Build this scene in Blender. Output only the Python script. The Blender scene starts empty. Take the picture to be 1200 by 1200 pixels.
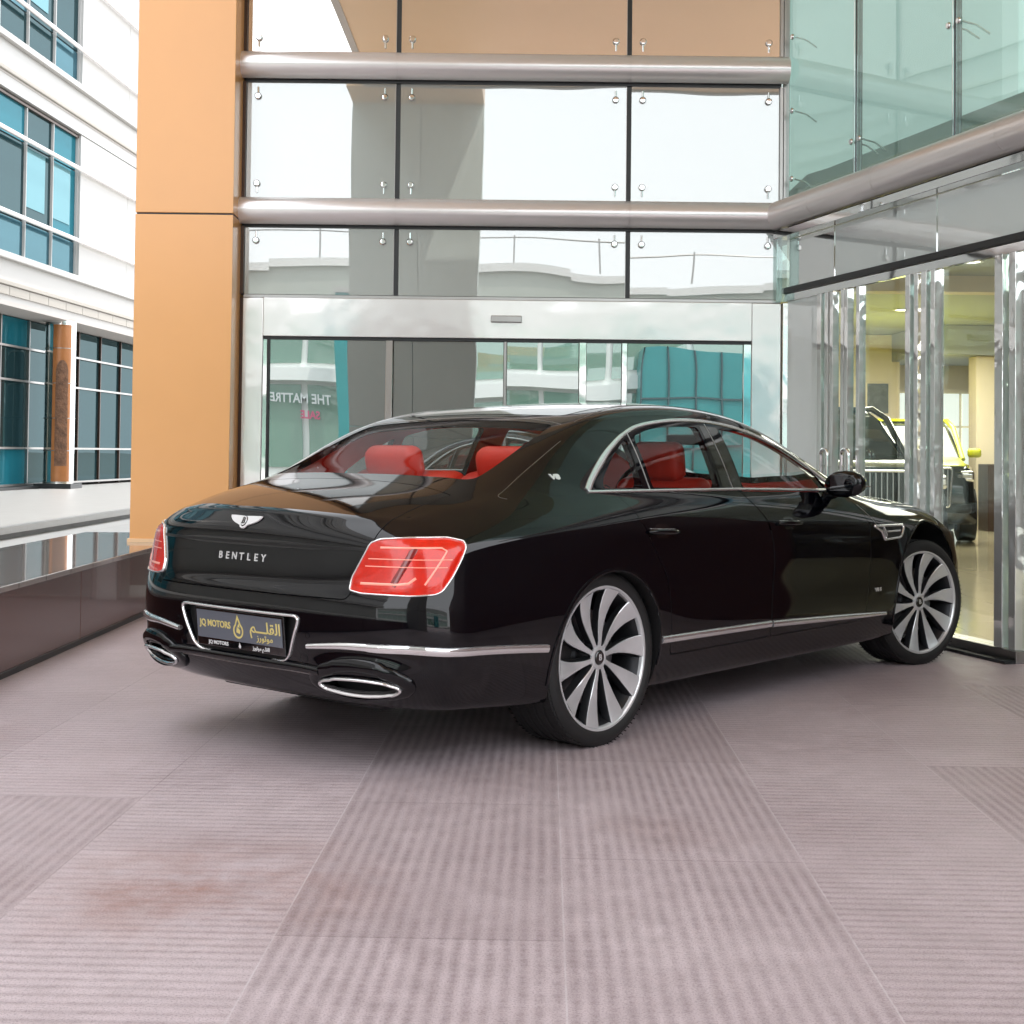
import bpy, bmesh, math, random
import numpy as np
from mathutils import Vector, Matrix, Quaternion
from mathutils.bvhtree import BVHTree
from mathutils.geometry import delaunay_2d_cdt
R = math.radians

def spl(xs, ys):
    """smooth monotone-ish cubic through knots"""
    xs = list(map(float, xs)); ys = list(map(float, ys)); n = len(xs)
    h = [xs[i+1]-xs[i] for i in range(n-1)]
    d = [(ys[i+1]-ys[i])/h[i] for i in range(n-1)]
    # natural cubic spline
    A = np.zeros((n, n)); b = np.zeros(n)
    A[0, 0] = 1; A[-1, -1] = 1
    for i in range(1, n-1):
        A[i, i-1] = h[i-1]; A[i, i] = 2*(h[i-1]+h[i]); A[i, i+1] = h[i]
        b[i] = 6*(d[i]-d[i-1])
    M = np.linalg.solve(A, b)
    def f(x):
        x = min(max(x, xs[0]), xs[-1])
        i = 0
        while i < n-2 and x > xs[i+1]: i += 1
        t = x-xs[i]; u = xs[i+1]-x
        return (M[i]*u**3+M[i+1]*t**3)/(6*h[i]) + (ys[i]/h[i]-M[i]*h[i]/6)*u + (ys[i+1]/h[i]-M[i+1]*h[i]/6)*t
    return f
def lin(xs, ys):
    def f(x):
        if x <= xs[0]: return ys[0]
        for i in range(len(xs)-1):
            if x <= xs[i+1]: return ys[i]+(ys[i+1]-ys[i])*(x-xs[i])/(xs[i+1]-xs[i])
        return ys[-1]
    return f

# ---- car hull, car frame: x forward from the rear axle, y left, z up ----
KX = [-1.0, -.6, 0, .6, 1.2, 2.0, 2.8, 3.2, 3.6, 3.95]
ROWY = [  # half widths at the base rows
 [.81, .885, .905, .90, .90, .90, .90, .89, .86, .76],
 [.925, .95, .955, .945, .94, .94, .945, .94, .91, .81],
 [.93, .96, .975, .965, .96, .955, .955, .95, .92, .82],
 [.88, .948, .972, .962, .955, .948, .945, .935, .90, .79],
 [.815, .905, .945, .933, .925, .915, .905, .89, .85, .73],
 [.70, .80, .858, .856, .855, .845, .82, .79, .745, .63]]
RY = [spl(KX, r) for r in ROWY]
BELT = spl([-1.0, -.6, 0, .6, 1.2, 2.0, 2.8, 3.2, 3.6, 3.95], [.955, 1.015, 1.045, 1.043, 1.033, 1.005, .960, .932, .885, .79])
RS = [0, .23, .50, .74, .90, 1.0]
def side_y(x, s):
    return spl(RS, [f(x) for f in RY])(s)
CEN = spl([-1.115, -.9, -.66, -.4, -.1, .28, .65, 1.12, 1.65, 2.05, 2.45, 2.85, 3.2, 3.6, 3.95, 4.1], [.975, 1.035, 1.095, 1.185, 1.295, 1.402, 1.460, 1.486, 1.462, 1.385, 1.225, 1.045, 1.0, .955, .87, .81])
RLZ = spl([-1.0, -.66, -.45, -.29, -.125, .05, .2, .4, .7, 1.0, 1.3, 1.6, 1.97, 2.2, 2.43, 2.68, 2.85, 3.2, 3.6, 3.95], [.968, 1.045, 1.095, 1.165, 1.25, 1.33, 1.378, 1.416, 1.436, 1.438, 1.415, 1.37, 1.265, 1.18, 1.098, 1.008, .984, .964, .92, .82])
RLY = spl([-1.0, -.66, -.4, 0, .3, .6, .85, 1.2, 1.6, 2.0, 2.35, 2.65, 2.85, 3.2, 3.6, 3.95], [.58, .67, .70, .695, .68, .665, .66, .66, .66, .665, .68, .69, .67, .63, .58, .49])
Z0 = spl([-1.1, -.6, 0, .5, 2.5, 4.1], [.265, .235, .205, .20, .20, .22])
SV = [0, .22, .42, .575, .62, .815, .85, .92, 1.0]   # vertical rows of the side / rear face
TF = [.85, .62, .44, .22, 0.0]                      # across, as fraction at the rear edge
XS = [-.93, -.80, -.66, -.50, -.34, -.17, 0, .17, .34, .52, .70, .88, 1.06, 1.24, 1.42, 1.6, 1.78, 1.94, 2.1, 2.25, 2.4, 2.54, 2.68, 2.82, 2.98, 3.15, 3.32, 3.5, 3.68, 3.85]
SAG = spl([0, .3, .5, .65, .8, .9, 1], [0, .02, .09, .21, .44, .68, 1])
REARX = [-1.10, -1.185, -1.205, -1.20, -1.168, -1.150, -1.158, -1.142, -1.108]   # centre x of each row of the rear face
FRONTX = [4.05, 4.12, 4.14, 4.14, 4.13, 4.11, 4.10, 4.07, 4.0]
def hull_cage():
    V = []; idx = {}
    def put(key, x, y, z):
        idx[key] = len(V); V.append((x, y, z))
    nx = len(XS); nr = len(SV); nt = len(TF)
    FR = [1, .85, .62, .44, .22, 0.0]
    for i, x in enumerate(XS):
        zb = BELT(x)
        z0 = Z0(x)
        # rearward / forward bow of the first and last rings
        wr = max(0, 1-i/3.0)**1.5; wf = max(0, 1-(nx-1-i)/4.0)**1.5
        for k, s in enumerate(SV):
            y = side_y(x, s)
            z = z0+(zb-z0)*s
            xx = x - (.03*wr if 0 < k < nr-1 else 0)
            for sg in (1, -1): put(('s', i, k, sg), xx, sg*y, z)
        yb = side_y(x, 1)
        ry = RLY(x); rz = RLZ(x); cz = CEN(x)
        hgt = max(0., rz-zb)
        t1y = yb+(ry-yb)*.45+.012*min(1, hgt/.3); t1z = zb+(rz-zb)*.50
        t3y = ry*.80; t4y = ry*.42
        pts = [(t1y, t1z), (ry, rz), (t3y, cz-(cz-rz)*.40), (t4y, cz-(cz-rz)*.10), (0, cz)]
        y0 = yb
        for j, (y, z) in enumerate(pts):
            f = SAG(1-0)  # placeholder
            bow_r = -(1-SAG(min(1, y/y0)))*(.93-.93+.178)*wr
            bow_f = (1-SAG(min(1, y/y0)))*.15*wf
            for sg in ((1, -1) if y > 0 else (0,)):
                put(('t', i, j, sg), x+bow_r+bow_f, sg*y, z)
        # underside
        yu = side_y(x, 0)
        for j, f in enumerate(FR[1:]):
            y = yu*f
            for sg in ((1, -1) if f > 0 else (0,)):
                put(('b', i, j, sg), x, sg*y, z0-.015)
    # faces
    F = []; cr = []
    def ring(i):
        r = []
        r.append(('b', i, nt-1, 0))
        for j in range(nt-2, -1, -1): r.append(('b', i, j, 1))
        for k in range(nr): r.append(('s', i, k, 1))
        for j in range(nt-1): r.append(('t', i, j, 1))
        r.append(('t', i, nt-1, 0))
        for j in range(nt-2, -1, -1): r.append(('t', i, j, -1))
        for k in range(nr-1, -1, -1): r.append(('s', i, k, -1))
        for j in range(nt-1): r.append(('b', i, j, -1))
        return [idx[q] for q in r]
    rings = [ring(i) for i in range(nx)]
    m = len(rings[0])
    for i in range(nx-1):
        a, b = rings[i], rings[i+1]
        for q in range(m):
            F.append((a[q], a[(q+1) % m], b[(q+1) % m], b[q]))
    # end faces: grid rows k=1..nr-2 inner, columns j over y
    for end, i, XC, sgn in (('r', 0, REARX, 1), ('f', nx-1, FRONTX, -1)):
        def gid(k, j, sg):
            # j: 0 edge .. 5 centre
            if j == 0: return idx[('s', i, k, sg)]
            if k == 0: return idx[('b', i, j-1, sg if j < 5 else 0)]
            if k == nr-1: return idx[('t', i, j-1, sg if j < 5 else 0)]
            return idx[(end, k, j, sg if j < 5 else 0)]
        for k in range(1, nr-1):
            ye = abs(V[idx[('s', i, k, 1)]][1]); xe = V[idx[('s', i, k, 1)]][0]; ze = V[idx[('s', i, k, 1)]][2]
            for j in range(1, 6):
                f = [1, .87, .70, .48, .24, 0][j]
                x = XC[k]+(xe-XC[k])*SAG(f)
                for sg in ((1, -1) if j < 5 else (0,)):
                    put((end, k, j, sg), x, sg*ye*f, ze+ (0.012*(1-f*f) if end=='r' else 0))
        # the bottom and top edges of the end take their x from the table too
        for j in range(1, 6):
            for sg in ((1, -1) if j < 5 else (0,)):
                q = idx[('b', i, j-1, sg)]; v = V[q]; ye = V[idx[('s', i, 0, 1)]][1]; xe = V[idx[('s', i, 0, 1)]][0]
                V[q] = (XC[0]+(xe-XC[0])*SAG(abs(v[1])/ye), v[1], v[2])
                q = idx[('t', i, j-1, sg)]; v = V[q]; ye = V[idx[('s', i, nr-1, 1)]][1]; xe = V[idx[('s', i, nr-1, 1)]][0]
                V[q] = (XC[-1]+(xe-XC[-1])*SAG(abs(v[1])/ye), v[1], (v[2] if end=='f' else .985-.03*(abs(v[1])/ye)**2))
        for k in range(nr-1):
            for sg in (1, -1):
                for j in range(5):
                    f = (gid(k, j, sg), gid(k, j+1, sg), gid(k+1, j+1, sg), gid(k+1, j, sg))
                    F.append(f)
        if end == 'r':
            tp = [idx[('s', i, nr-1, 1)]]+[idx[('t', i, j, 1)] for j in range(4)]+[idx[('t', i, 4, 0)]]+[idx[('t', i, j, -1)] for j in range(3, -1, -1)]+[idx[('s', i, nr-1, -1)]]
            for a, b in zip(tp[:-1], tp[1:]): cr.append((a, b, .75))
    # belt crease between the window base and the body, soft crease on the rail
    for i in range(nx-1):
        for sg in (1, -1):
            if 5 <= i < 22: cr.append((idx[('s', i, nr-1, sg)], idx[('s', i+1, nr-1, sg)], .35))
            cr.append((idx[('s', i, 0, sg)], idx[('s', i+1, 0, sg)], .4))
            if i >= 1: cr.append((idx[('t', i, 1, sg)], idx[('t', i+1, 1, sg)], .25))
    return V, F, cr
def build_hull(level=3):
    V, F, cr = hull_cage()
    me = bpy.data.meshes.new('hull'); me.from_pydata(V, [], F); me.update()
    bm = bmesh.new(); bm.from_mesh(me)
    lay = bm.edges.layers.float.get('crease_edge') or bm.edges.layers.float.new('crease_edge')
    bm.verts.ensure_lookup_table()
    for a, b, w in cr:
        e = bm.edges.get((bm.verts[a], bm.verts[b]))
        if e: e[lay] = w
    bmesh.ops.recalc_face_normals(bm, faces=bm.faces)
    bm.to_mesh(me); bm.free()
    o = bpy.data.objects.new('hull', me); bpy.context.scene.collection.objects.link(o)
    md = o.modifiers.new('s', 'SUBSURF'); md.levels = level; md.render_levels = level
    dg = bpy.context.evaluated_depsgraph_get(); dg.update()
    m2 = bpy.data.meshes.new_from_object(o.evaluated_get(dg))
    bpy.data.objects.remove(o)
    return m2
# ------------------------------------------------------------------ helpers
C = bpy.context.scene.collection
def link(o, parent=None):
    C.objects.link(o)
    if parent is not None: o.parent = parent
    return o
def tag(o, label=None, cat=None, group=None, kind=None):
    if label: o['label'] = label
    if cat: o['category'] = cat
    if group: o['group'] = group
    if kind: o['kind'] = kind
    return o
def thing(name, label, cat, loc=(0, 0, 0), rz=0, group=None):
    o = bpy.data.objects.new(name, None); o.empty_display_size = .2
    link(o); o.location = loc; o.rotation_euler = (0, 0, rz)
    return tag(o, label, cat, group)
def obj(name, bm, mat, parent=None, smooth=None):
    if isinstance(bm, bmesh.types.BMesh):
        me = bpy.data.meshes.new(name); bm.to_mesh(me); bm.free()
    else: me = bm
    if mat is not None and not me.materials:
        for m in (mat if isinstance(mat, (list, tuple)) else [mat]): me.materials.append(m)
    if smooth is not None:
        me.polygons.foreach_set('use_smooth', [True]*len(me.polygons))
        if smooth < 180:
            try: me.set_sharp_from_angle(angle=R(smooth))
            except Exception: pass
    o = bpy.data.objects.new(name, me)
    return link(o, parent)
def bevel(bm, w, seg=2, ang=30):
    es = [e for e in bm.edges if len(e.link_faces) == 2 and e.calc_face_angle(0) > R(ang)]
    bmesh.ops.bevel(bm, geom=es, offset=w, segments=seg, profile=.5, affect='EDGES', clamp_overlap=True)
    return bm
def box(bm, c, s, rot=None, M=None):
    m = Matrix.Translation(Vector(c))
    if rot is not None: m = m @ (rot.to_4x4() if hasattr(rot, 'to_4x4') else rot)
    m = m @ Matrix.Diagonal((s[0], s[1], s[2], 1))
    if M is not None: m = M @ m
    return bmesh.ops.create_cube(bm, size=1, matrix=m)['verts']
def bx(x0, x1, y0, y1, z0, z1, bv=0, seg=2):
    bm = bmesh.new(); box(bm, ((x0+x1)/2, (y0+y1)/2, (z0+z1)/2), (abs(x1-x0), abs(y1-y0), abs(z1-z0)))
    if bv: bevel(bm, bv, seg)
    return bm
def frame_of(d):
    d = d.normalized(); up = Vector((0, 0, 1)) if abs(d.z) < .95 else Vector((1, 0, 0))
    a = d.cross(up).normalized(); b = a.cross(d).normalized()
    return a, b
def tube(bm, pts, r, n=16, cap=True, closed=False):
    pts = [Vector(p) for p in pts]; rings = []
    for i, p in enumerate(pts):
        if closed: d = pts[(i+1) % len(pts)]-pts[i-1]
        else: d = pts[min(i+1, len(pts)-1)]-pts[max(i-1, 0)]
        a, b = frame_of(d)
        if rings:
            a = (la-d.normalized()*la.dot(d.normalized())).normalized(); b = a.cross(d.normalized())
        la = a
        rr = r[i] if isinstance(r, (list, tuple)) else r
        rings.append([bm.verts.new(p+(a*math.cos(2*math.pi*k/n)+b*math.sin(2*math.pi*k/n))*rr) for k in range(n)])
    m = len(rings)
    for i in range(m if closed else m-1):
        A, B = rings[i], rings[(i+1) % m]
        for k in range(n): bm.faces.new((A[k], A[(k+1) % n], B[(k+1) % n], B[k]))
    if cap and not closed:
        bm.faces.new(rings[0][::-1]); bm.faces.new(rings[-1])
    return bm
def lathe(bm, prof, n=64, M=None, closed=False):
    """prof: (radius, height) revolved about local Z"""
    M = M or Matrix(); rings = []
    for r, h in prof:
        if r < 1e-6: rings.append([bm.verts.new(M @ Vector((0, 0, h)))])
        else: rings.append([bm.verts.new(M @ Vector((r*math.cos(2*math.pi*k/n), r*math.sin(2*math.pi*k/n), h))) for k in range(n)])
    prs = list(zip(rings[:-1], rings[1:]))
    if closed: prs.append((rings[-1], rings[0]))
    for A, B in prs:
        for k in range(n):
            k2 = (k+1) % n
            if len(A) == 1 and len(B) == 1: continue
            if len(A) == 1: bm.faces.new((A[0], B[k2], B[k]))
            elif len(B) == 1: bm.faces.new((A[k], A[k2], B[0]))
            else: bm.faces.new((A[k], A[k2], B[k2], B[k]))
    return bm
def prism(poly, axis, a, b, tri=True):
    """closed solid: 2D poly extruded along an axis from a to b"""
    bm = bmesh.new()
    def P(u, v, w):
        return {'x': (w, u, v), 'y': (u, w, v), 'z': (u, v, w)}[axis]
    A = [bm.verts.new(P(u, v, a)) for u, v in poly]; B = [bm.verts.new(P(u, v, b)) for u, v in poly]
    n = len(poly)
    for i in range(n): bm.faces.new((A[i], A[(i+1) % n], B[(i+1) % n], B[i]))
    f1 = bm.faces.new(A[::-1]); f2 = bm.faces.new(B)
    if tri: bmesh.ops.triangulate(bm, faces=[f1, f2])
    bmesh.ops.recalc_face_normals(bm, faces=bm.faces)
    return bm
def rounded(poly, r, seg=5):
    """round the corners of a 2D polygon; r one value or one per corner"""
    out = []; n = len(poly)
    for i in range(n):
        p0, p, p1 = Vector(poly[i-1]), Vector(poly[i]), Vector(poly[(i+1) % n])
        rr = r[i] if isinstance(r, (list, tuple)) else r
        a = (p0-p); b = (p1-p); rr = min(rr, a.length*.48, b.length*.48)
        if rr < 1e-5: out.append(tuple(p)); continue
        a = p+a.normalized()*rr; b = p+b.normalized()*rr
        for k in range(seg+1):
            t = k/seg; q = a*(1-t)**2+p*2*t*(1-t)+b*t*t; out.append((q.x, q.y))
    return out
def catmull(pts, n=8, closed=False):
    pts = [Vector(p) for p in pts]; out = []; m = len(pts)
    rng = range(m if closed else m-1)
    for i in rng:
        g = (lambda k: pts[k % m]) if closed else (lambda k: pts[min(max(k, 0), m-1)])
        p0, p1, p2, p3 = g(i-1), g(i), g(i+1), g(i+2)
        for k in range(n):
            t = k/n
            out.append(.5*((2*p1)+(p2-p0)*t+(2*p0-5*p1+4*p2-p3)*t*t+(3*p1-p0-3*p2+p3)*t**3))
    if not closed: out.append(pts[-1])
    return out
def resample(poly, step, closed=True):
    out = []; m = len(poly)
    for i in range(m if closed else m-1):
        a = Vector(poly[i]); b = Vector(poly[(i+1) % m]); k = max(1, int((b-a).length/step+.5))
        for q in range(k): out.append(tuple(a.lerp(b, q/k)))
    if not closed: out.append(tuple(poly[-1]))
    return out
# ------------------------------------------------------------------ materials
def nt_of(name):
    m = bpy.data.materials.new(name); m.use_nodes = True
    return m, m.node_tree, m.node_tree.nodes['Principled BSDF']
def N(nt, typ, **kw):
    n = nt.nodes.new(typ)
    for k, v in kw.items():
        if k.startswith('i_'):
            key = k[2:]; key = int(key) if key.isdigit() else key.replace('_', ' ')
            n.inputs[key].default_value = v
        else: setattr(n, k, v)
    return n
def L(nt, a, b): nt.links.new(a, b)
def MATH(nt, op, a, b=None, c=None, clamp=False):
    n = nt.nodes.new('ShaderNodeMath'); n.operation = op; n.use_clamp = clamp
    for i, v in enumerate((a, b, c)):
        if v is None: continue
        if isinstance(v, (int, float)): n.inputs[i].default_value = v
        else: nt.links.new(v, n.inputs[i])
    return n.outputs[0]
def MIXC(nt, f, a, b, mode='MIX'):
    n = nt.nodes.new('ShaderNodeMix'); n.data_type = 'RGBA'; n.blend_type = mode
    for k, v in ((0, f), (6, a), (7, b)):
        if isinstance(v, (int, float)): n.inputs[k].default_value = v
        elif isinstance(v, tuple): n.inputs[k].default_value = v
        else: nt.links.new(v, n.inputs[k])
    return n.outputs[2]
def noise(nt, scale, detail=2, rough=.5, co=None, stretch=None):
    co = co or N(nt, 'ShaderNodeTexCoord').outputs['Object']
    if stretch:
        mp = N(nt, 'ShaderNodeMapping'); mp.inputs['Scale'].default_value = stretch; L(nt, co, mp.inputs[0]); co = mp.outputs[0]
    n = N(nt, 'ShaderNodeTexNoise', i_Scale=scale, i_Detail=detail, i_Roughness=rough); L(nt, co, n.inputs['Vector'])
    return n.outputs[0]
def ramp(nt, f, stops):
    r = N(nt, 'ShaderNodeValToRGB'); L(nt, f, r.inputs[0]); e = r.color_ramp.elements
    while len(e) < len(stops): e.new(.5)
    for q, (p, c) in zip(e, stops):
        q.position = p; q.color = (c[0], c[1], c[2], 1) if isinstance(c, tuple) else (c, c, c, 1)
    return r.outputs[0]
def bump(nt, h, b, strength=.2, dist=.01):
    n = N(nt, 'ShaderNodeBump', i_Strength=strength, i_Distance=dist); L(nt, h, n.inputs['Height']); L(nt, n.outputs[0], b.inputs['Normal'])
def pm(name, col, rough=.5, metal=0, spec=None, coat=0, var=.06, vscale=6, bmp=0, bscale=20, bdist=.01, rvar=.0, emit=None, estr=0, stretch=None, coatr=.02):
    m, nt, b = nt_of(name)
    b.inputs['Roughness'].default_value = rough; b.inputs['Metallic'].default_value = metal
    if spec is not None: b.inputs['Specular IOR Level'].default_value = spec
    if coat: b.inputs['Coat Weight'].default_value = coat; b.inputs['Coat Roughness'].default_value = coatr
    c = (col[0], col[1], col[2], 1)
    if var:
        f = noise(nt, vscale, 4, .6, stretch=stretch)
        lo = tuple(max(0, q*(1-var*2)) for q in col)+(1,); hi = tuple(min(1, q*(1+var*1.2)) for q in col)+(1,)
        L(nt, MIXC(nt, f, lo, hi), b.inputs['Base Color'])
        if rvar:
            L(nt, MATH(nt, 'MULTIPLY_ADD', f, rvar, rough-rvar/2, clamp=True), b.inputs['Roughness'])
    else: b.inputs['Base Color'].default_value = c
    if bmp: bump(nt, noise(nt, bscale, 3, .5, stretch=stretch), b, bmp, bdist)
    if emit: b.inputs['Emission Color'].default_value = (*emit, 1); b.inputs['Emission Strength'].default_value = estr
    return m
def glass(name, tint, refl, wav=0, wscale=.6, wdist=.05, rough=0.0, body=None, bodyf=0, fres=True, gcol=(1, 1, 1)):
    """sheet glass: transparent (tinted) + mirror reflection, optional opaque body (frit, blinds, coating, painted reflection)"""
    m = bpy.data.materials.new(name); m.use_nodes = True; nt = m.node_tree
    for n in list(nt.nodes):
        if n.type != 'OUTPUT_MATERIAL': nt.nodes.remove(n)
    out = nt.nodes[0]
    tr = N(nt, 'ShaderNodeBsdfTransparent'); tr.inputs[0].default_value = (*tint, 1)
    gl = N(nt, 'ShaderNodeBsdfGlossy'); gl.inputs['Roughness'].default_value = rough; gl.inputs['Color'].default_value = (*gcol, 1)
    base = tr.outputs[0]
    if body:
        d = N(nt, 'ShaderNodeBsdfDiffuse'); d.inputs[0].default_value = (*body, 1)
        mx = N(nt, 'ShaderNodeMixShader'); mx.inputs[0].default_value = bodyf; L(nt, tr.outputs[0], mx.inputs[1]); L(nt, d.outputs[0], mx.inputs[2]); base = mx.outputs[0]
    mx = N(nt, 'ShaderNodeMixShader')
    if fres:
        fr = N(nt, 'ShaderNodeLayerWeight', i_Blend=.5)
        L(nt, MATH(nt, 'MULTIPLY_ADD', MATH(nt, 'POWER', fr.outputs['Facing'], 5.0), (1-refl)*.8, refl, clamp=True), mx.inputs[0])
    else: mx.inputs[0].default_value = refl
    L(nt, base, mx.inputs[1]); L(nt, gl.outputs[0], mx.inputs[2]); L(nt, mx.outputs[0], out.inputs[0])
    if wav:
        n = N(nt, 'ShaderNodeBump', i_Strength=wav, i_Distance=wdist); L(nt, noise(nt, wscale, 1.5, .4), n.inputs['Height']); L(nt, n.outputs[0], gl.inputs['Normal'])
    return m
M = {}
# car
def paint():
    m, nt, b = nt_of('black_paint')
    b.inputs['Base Color'].default_value = (.0018, .0019, .0032, 1); b.inputs['Roughness'].default_value = .25
    b.inputs['Specular IOR Level'].default_value = 0
    b.inputs['Coat Weight'].default_value = 1; b.inputs['Coat Roughness'].default_value = .012; b.inputs['Coat IOR'].default_value = 1.5; b.inputs['Coat Tint'].default_value = (.80, .90, 1, 1)
    n = noise(nt, 900, 2, .6)
    bp = N(nt, 'ShaderNodeBump', i_Strength=.05, i_Distance=.0002); L(nt, n, bp.inputs['Height']); L(nt, bp.outputs[0], b.inputs['Coat Normal'])
    return m
M['paint'] = paint()
M['red'] = pm('red_leather', (.74, .042, .022), .42, var=.08, vscale=9, bmp=.25, bscale=220, bdist=.002)
M['red_dark'] = pm('dark_red_lining', (.55, .03, .02), .6, var=.1, vscale=5)
M['plastic'] = pm('black_plastic', (.010, .010, .011), .5, var=.2, vscale=30)
M['chrome'] = pm('chrome', (.93, .93, .94), .06, .85, var=.03, vscale=3, bmp=.03, bscale=8)
M['rubber'] = pm('tyre_rubber', (.012, .012, .0125), .62, var=.2, vscale=25, bmp=.1, bscale=60, bdist=.002)
M['rim'] = pm('polished_alloy', (.74, .75, .77), .26, .55, var=.05, vscale=12)
M['rim_dark'] = pm('dark_alloy', (.045, .047, .052), .35, .7, var=.1)
M['disc'] = pm('brake_steel', (.22, .22, .23), .35, 1, var=.15, vscale=40)
M['car_glass'] = glass('car_glass', (.82, .88, .87), .045)
M['rear_glass'] = glass('rear_glass', (.88, .88, .87), .03, gcol=(.36, .36, .36))
M['lens'] = pm('red_lens', (.58, .012, .005), .16, coat=.5, var=.28, vscale=26, emit=(1, .04, .005), estr=.16)
M['lens_mid'] = pm('mid_red_lens', (.85, .10, .05), .2, coat=.5, var=.2, vscale=30, emit=(1, .10, .04), estr=.12)
M['lens_dark'] = pm('dark_red_lens', (.22, .004, .004), .15, coat=1, var=.1)
M['lens_light'] = pm('pale_red_lens', (.98, .36, .28), .15, coat=1, var=.06, emit=(1, .30, .16), estr=.22)
M['plate'] = pm('plate_grey', (.15, .165, .20), .3, coat=.6, var=.05)
M['gold'] = pm('gold_print', (.82, .68, .25), .4, var=.05)
M['white'] = pm('white_print', (.85, .85, .86), .4, var=.03)
M['silver'] = pm('silver_letter', (.9, .9, .92), .18, .6, var=.02)
M['black_gloss'] = pm('black_gloss', (.004, .004, .005), .06, coat=1, var=.1)
# place
def floor_mat():
    m, nt, b = nt_of('ribbed_pavers')
    co = N(nt, 'ShaderNodeNewGeometry').outputs['Position']
    mp = N(nt, 'ShaderNodeMapping'); mp.inputs['Rotation'].default_value = (0, 0, .024); mp.inputs['Location'].default_value = (0, 0, 0); L(nt, co, mp.inputs[0])
    sp = N(nt, 'ShaderNodeSeparateXYZ'); L(nt, mp.outputs[0], sp.inputs[0]); X, Y = sp.outputs[0], sp.outputs[1]
    # worn, slightly wandering ribs
    wob = MATH(nt, 'ADD', noise(nt, 1.3, 2, .5, co=mp.outputs[0]), MATH(nt, 'MULTIPLY', noise(nt, 7, 3, .6, co=mp.outputs[0]), .75))
    tx = MATH(nt, 'DIVIDE', MATH(nt, 'SUBTRACT', X, .06), .7285); cx = MATH(nt, 'FLOOR', tx)
    par = MATH(nt, 'PINGPONG', cx, 1.0)
    ty = MATH(nt, 'DIVIDE', MATH(nt, 'SUBTRACT', MATH(nt, 'SUBTRACT', Y, .20), MATH(nt, 'MULTIPLY', par, .64)), 1.36); cy = MATH(nt, 'FLOOR', ty)
    cb = N(nt, 'ShaderNodeCombineXYZ'); L(nt, cx, cb.inputs[0]); L(nt, cy, cb.inputs[1])
    wn = N(nt, 'ShaderNodeTexWhiteNoise', noise_dimensions='2D'); L(nt, cb.outputs[0], wn.inputs['Vector'])
    h = wn.outputs['Value']
    # tiles near the middle run their ribs away from the viewer, the outer ones across
    mid = MATH(nt, 'LESS_THAN', MATH(nt, 'ABSOLUTE', MATH(nt, 'SUBTRACT', X, .06)), .7285)
    dirv = MATH(nt, 'GREATER_THAN', MATH(nt, 'ADD', h, MATH(nt, 'MULTIPLY', mid, .8)), .72)
    def ribs(v, p):
        s = MATH(nt, 'SINE', MATH(nt, 'MULTIPLY', MATH(nt, 'ADD', v, MATH(nt, 'MULTIPLY', wob, .012)), 2*math.pi/p))
        return MATH(nt, 'MULTIPLY_ADD', s, .5, .5)
    rx = ribs(X, .0405); ry = MATH(nt, 'POWER', ribs(Y, .047), 1.8)
    rb = N(nt, 'ShaderNodeMix'); rb.data_type = 'FLOAT'; L(nt, dirv, rb.inputs[0]); L(nt, ry, rb.inputs[2]); L(nt, rx, rb.inputs[3]); rb = rb.outputs[0]
    # joints
    def edge(t, w):
        fr = MATH(nt, 'FRACT', t); d = MATH(nt, 'MINIMUM', fr, MATH(nt, 'SUBTRACT', 1.0, fr))
        return MATH(nt, 'LESS_THAN', d, w)
    jx = edge(tx, .0030); jy = edge(ty, .0014); joint = MATH(nt, 'MAXIMUM', jx, jy)
    wear = noise(nt, .8, 5, .62, co=co); fine = noise(nt, 170, 4, .85, co=co); mid_n = noise(nt, 9, 5, .7, co=co)
    # ribs worn away in places
    vis = ramp(nt, noise(nt, 1.1, 3, .55, co=co), [(.34, .45), (.56, 1.0)])
    cross = N(nt, 'ShaderNodeMix'); cross.data_type = 'FLOAT'; L(nt, dirv, cross.inputs[0]); L(nt, ribs(X, .038), cross.inputs[2]); L(nt, ribs(Y, .036), cross.inputs[3])
    rb = MATH(nt, 'MULTIPLY', rb, MATH(nt, 'MULTIPLY_ADD', cross.outputs[0], .28, .72))
    rbv = MATH(nt, 'MULTIPLY', MATH(nt, 'MULTIPLY', rb, MATH(nt, 'MULTIPLY_ADD', dirv, .22, .78)), MATH(nt, 'MULTIPLY', vis, ramp(nt, noise(nt, 14, 3, .6, co=co), [(.3, .45), (.6, 1.0)])))
    dv = N(nt, 'ShaderNodeVectorMath', operation='DISTANCE'); L(nt, mp.outputs[0], dv.inputs[0]); dv.inputs[1].default_value = (-.95, 3.95, 0)
    rust = MATH(nt, 'MULTIPLY', ramp(nt, dv.outputs['Value'], [(.08, 1.0), (.62, 0.0)]), ramp(nt, noise(nt, 3.5, 6, .7, co=co), [(.36, 0.0), (.66, .8)]))
    base = ramp(nt, wear, [(.25, (.49, .405, .428)), (.5, (.59, .50, .526)), (.72, (.68, .59, .616))])
    tcol = MIXC(nt, MATH(nt, 'MULTIPLY', h, .35), base, (.27, .205, .21, 1))
    stain = ramp(nt, noise(nt, .62, 3, .5, co=co), [(.55, 0.0), (.72, .55)])
    tcol = MIXC(nt, stain, tcol, (.29, .19, .175, 1)); tcol = MIXC(nt, rust, tcol, (.33, .15, .10, 1))
    tcol = MIXC(nt, MATH(nt, 'MULTIPLY', rbv, .56), tcol, (.17, .115, .125, 1))
    tcol = MIXC(nt, ramp(nt, mid_n, [(.3, .22), (.6, 0.0)]), tcol, (.16, .12, .125, 1))
    tcol = MIXC(nt, ramp(nt, fine, [(.36, .62), (.5, 0.0)]), tcol, (.13, .10, .105, 1))
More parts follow.
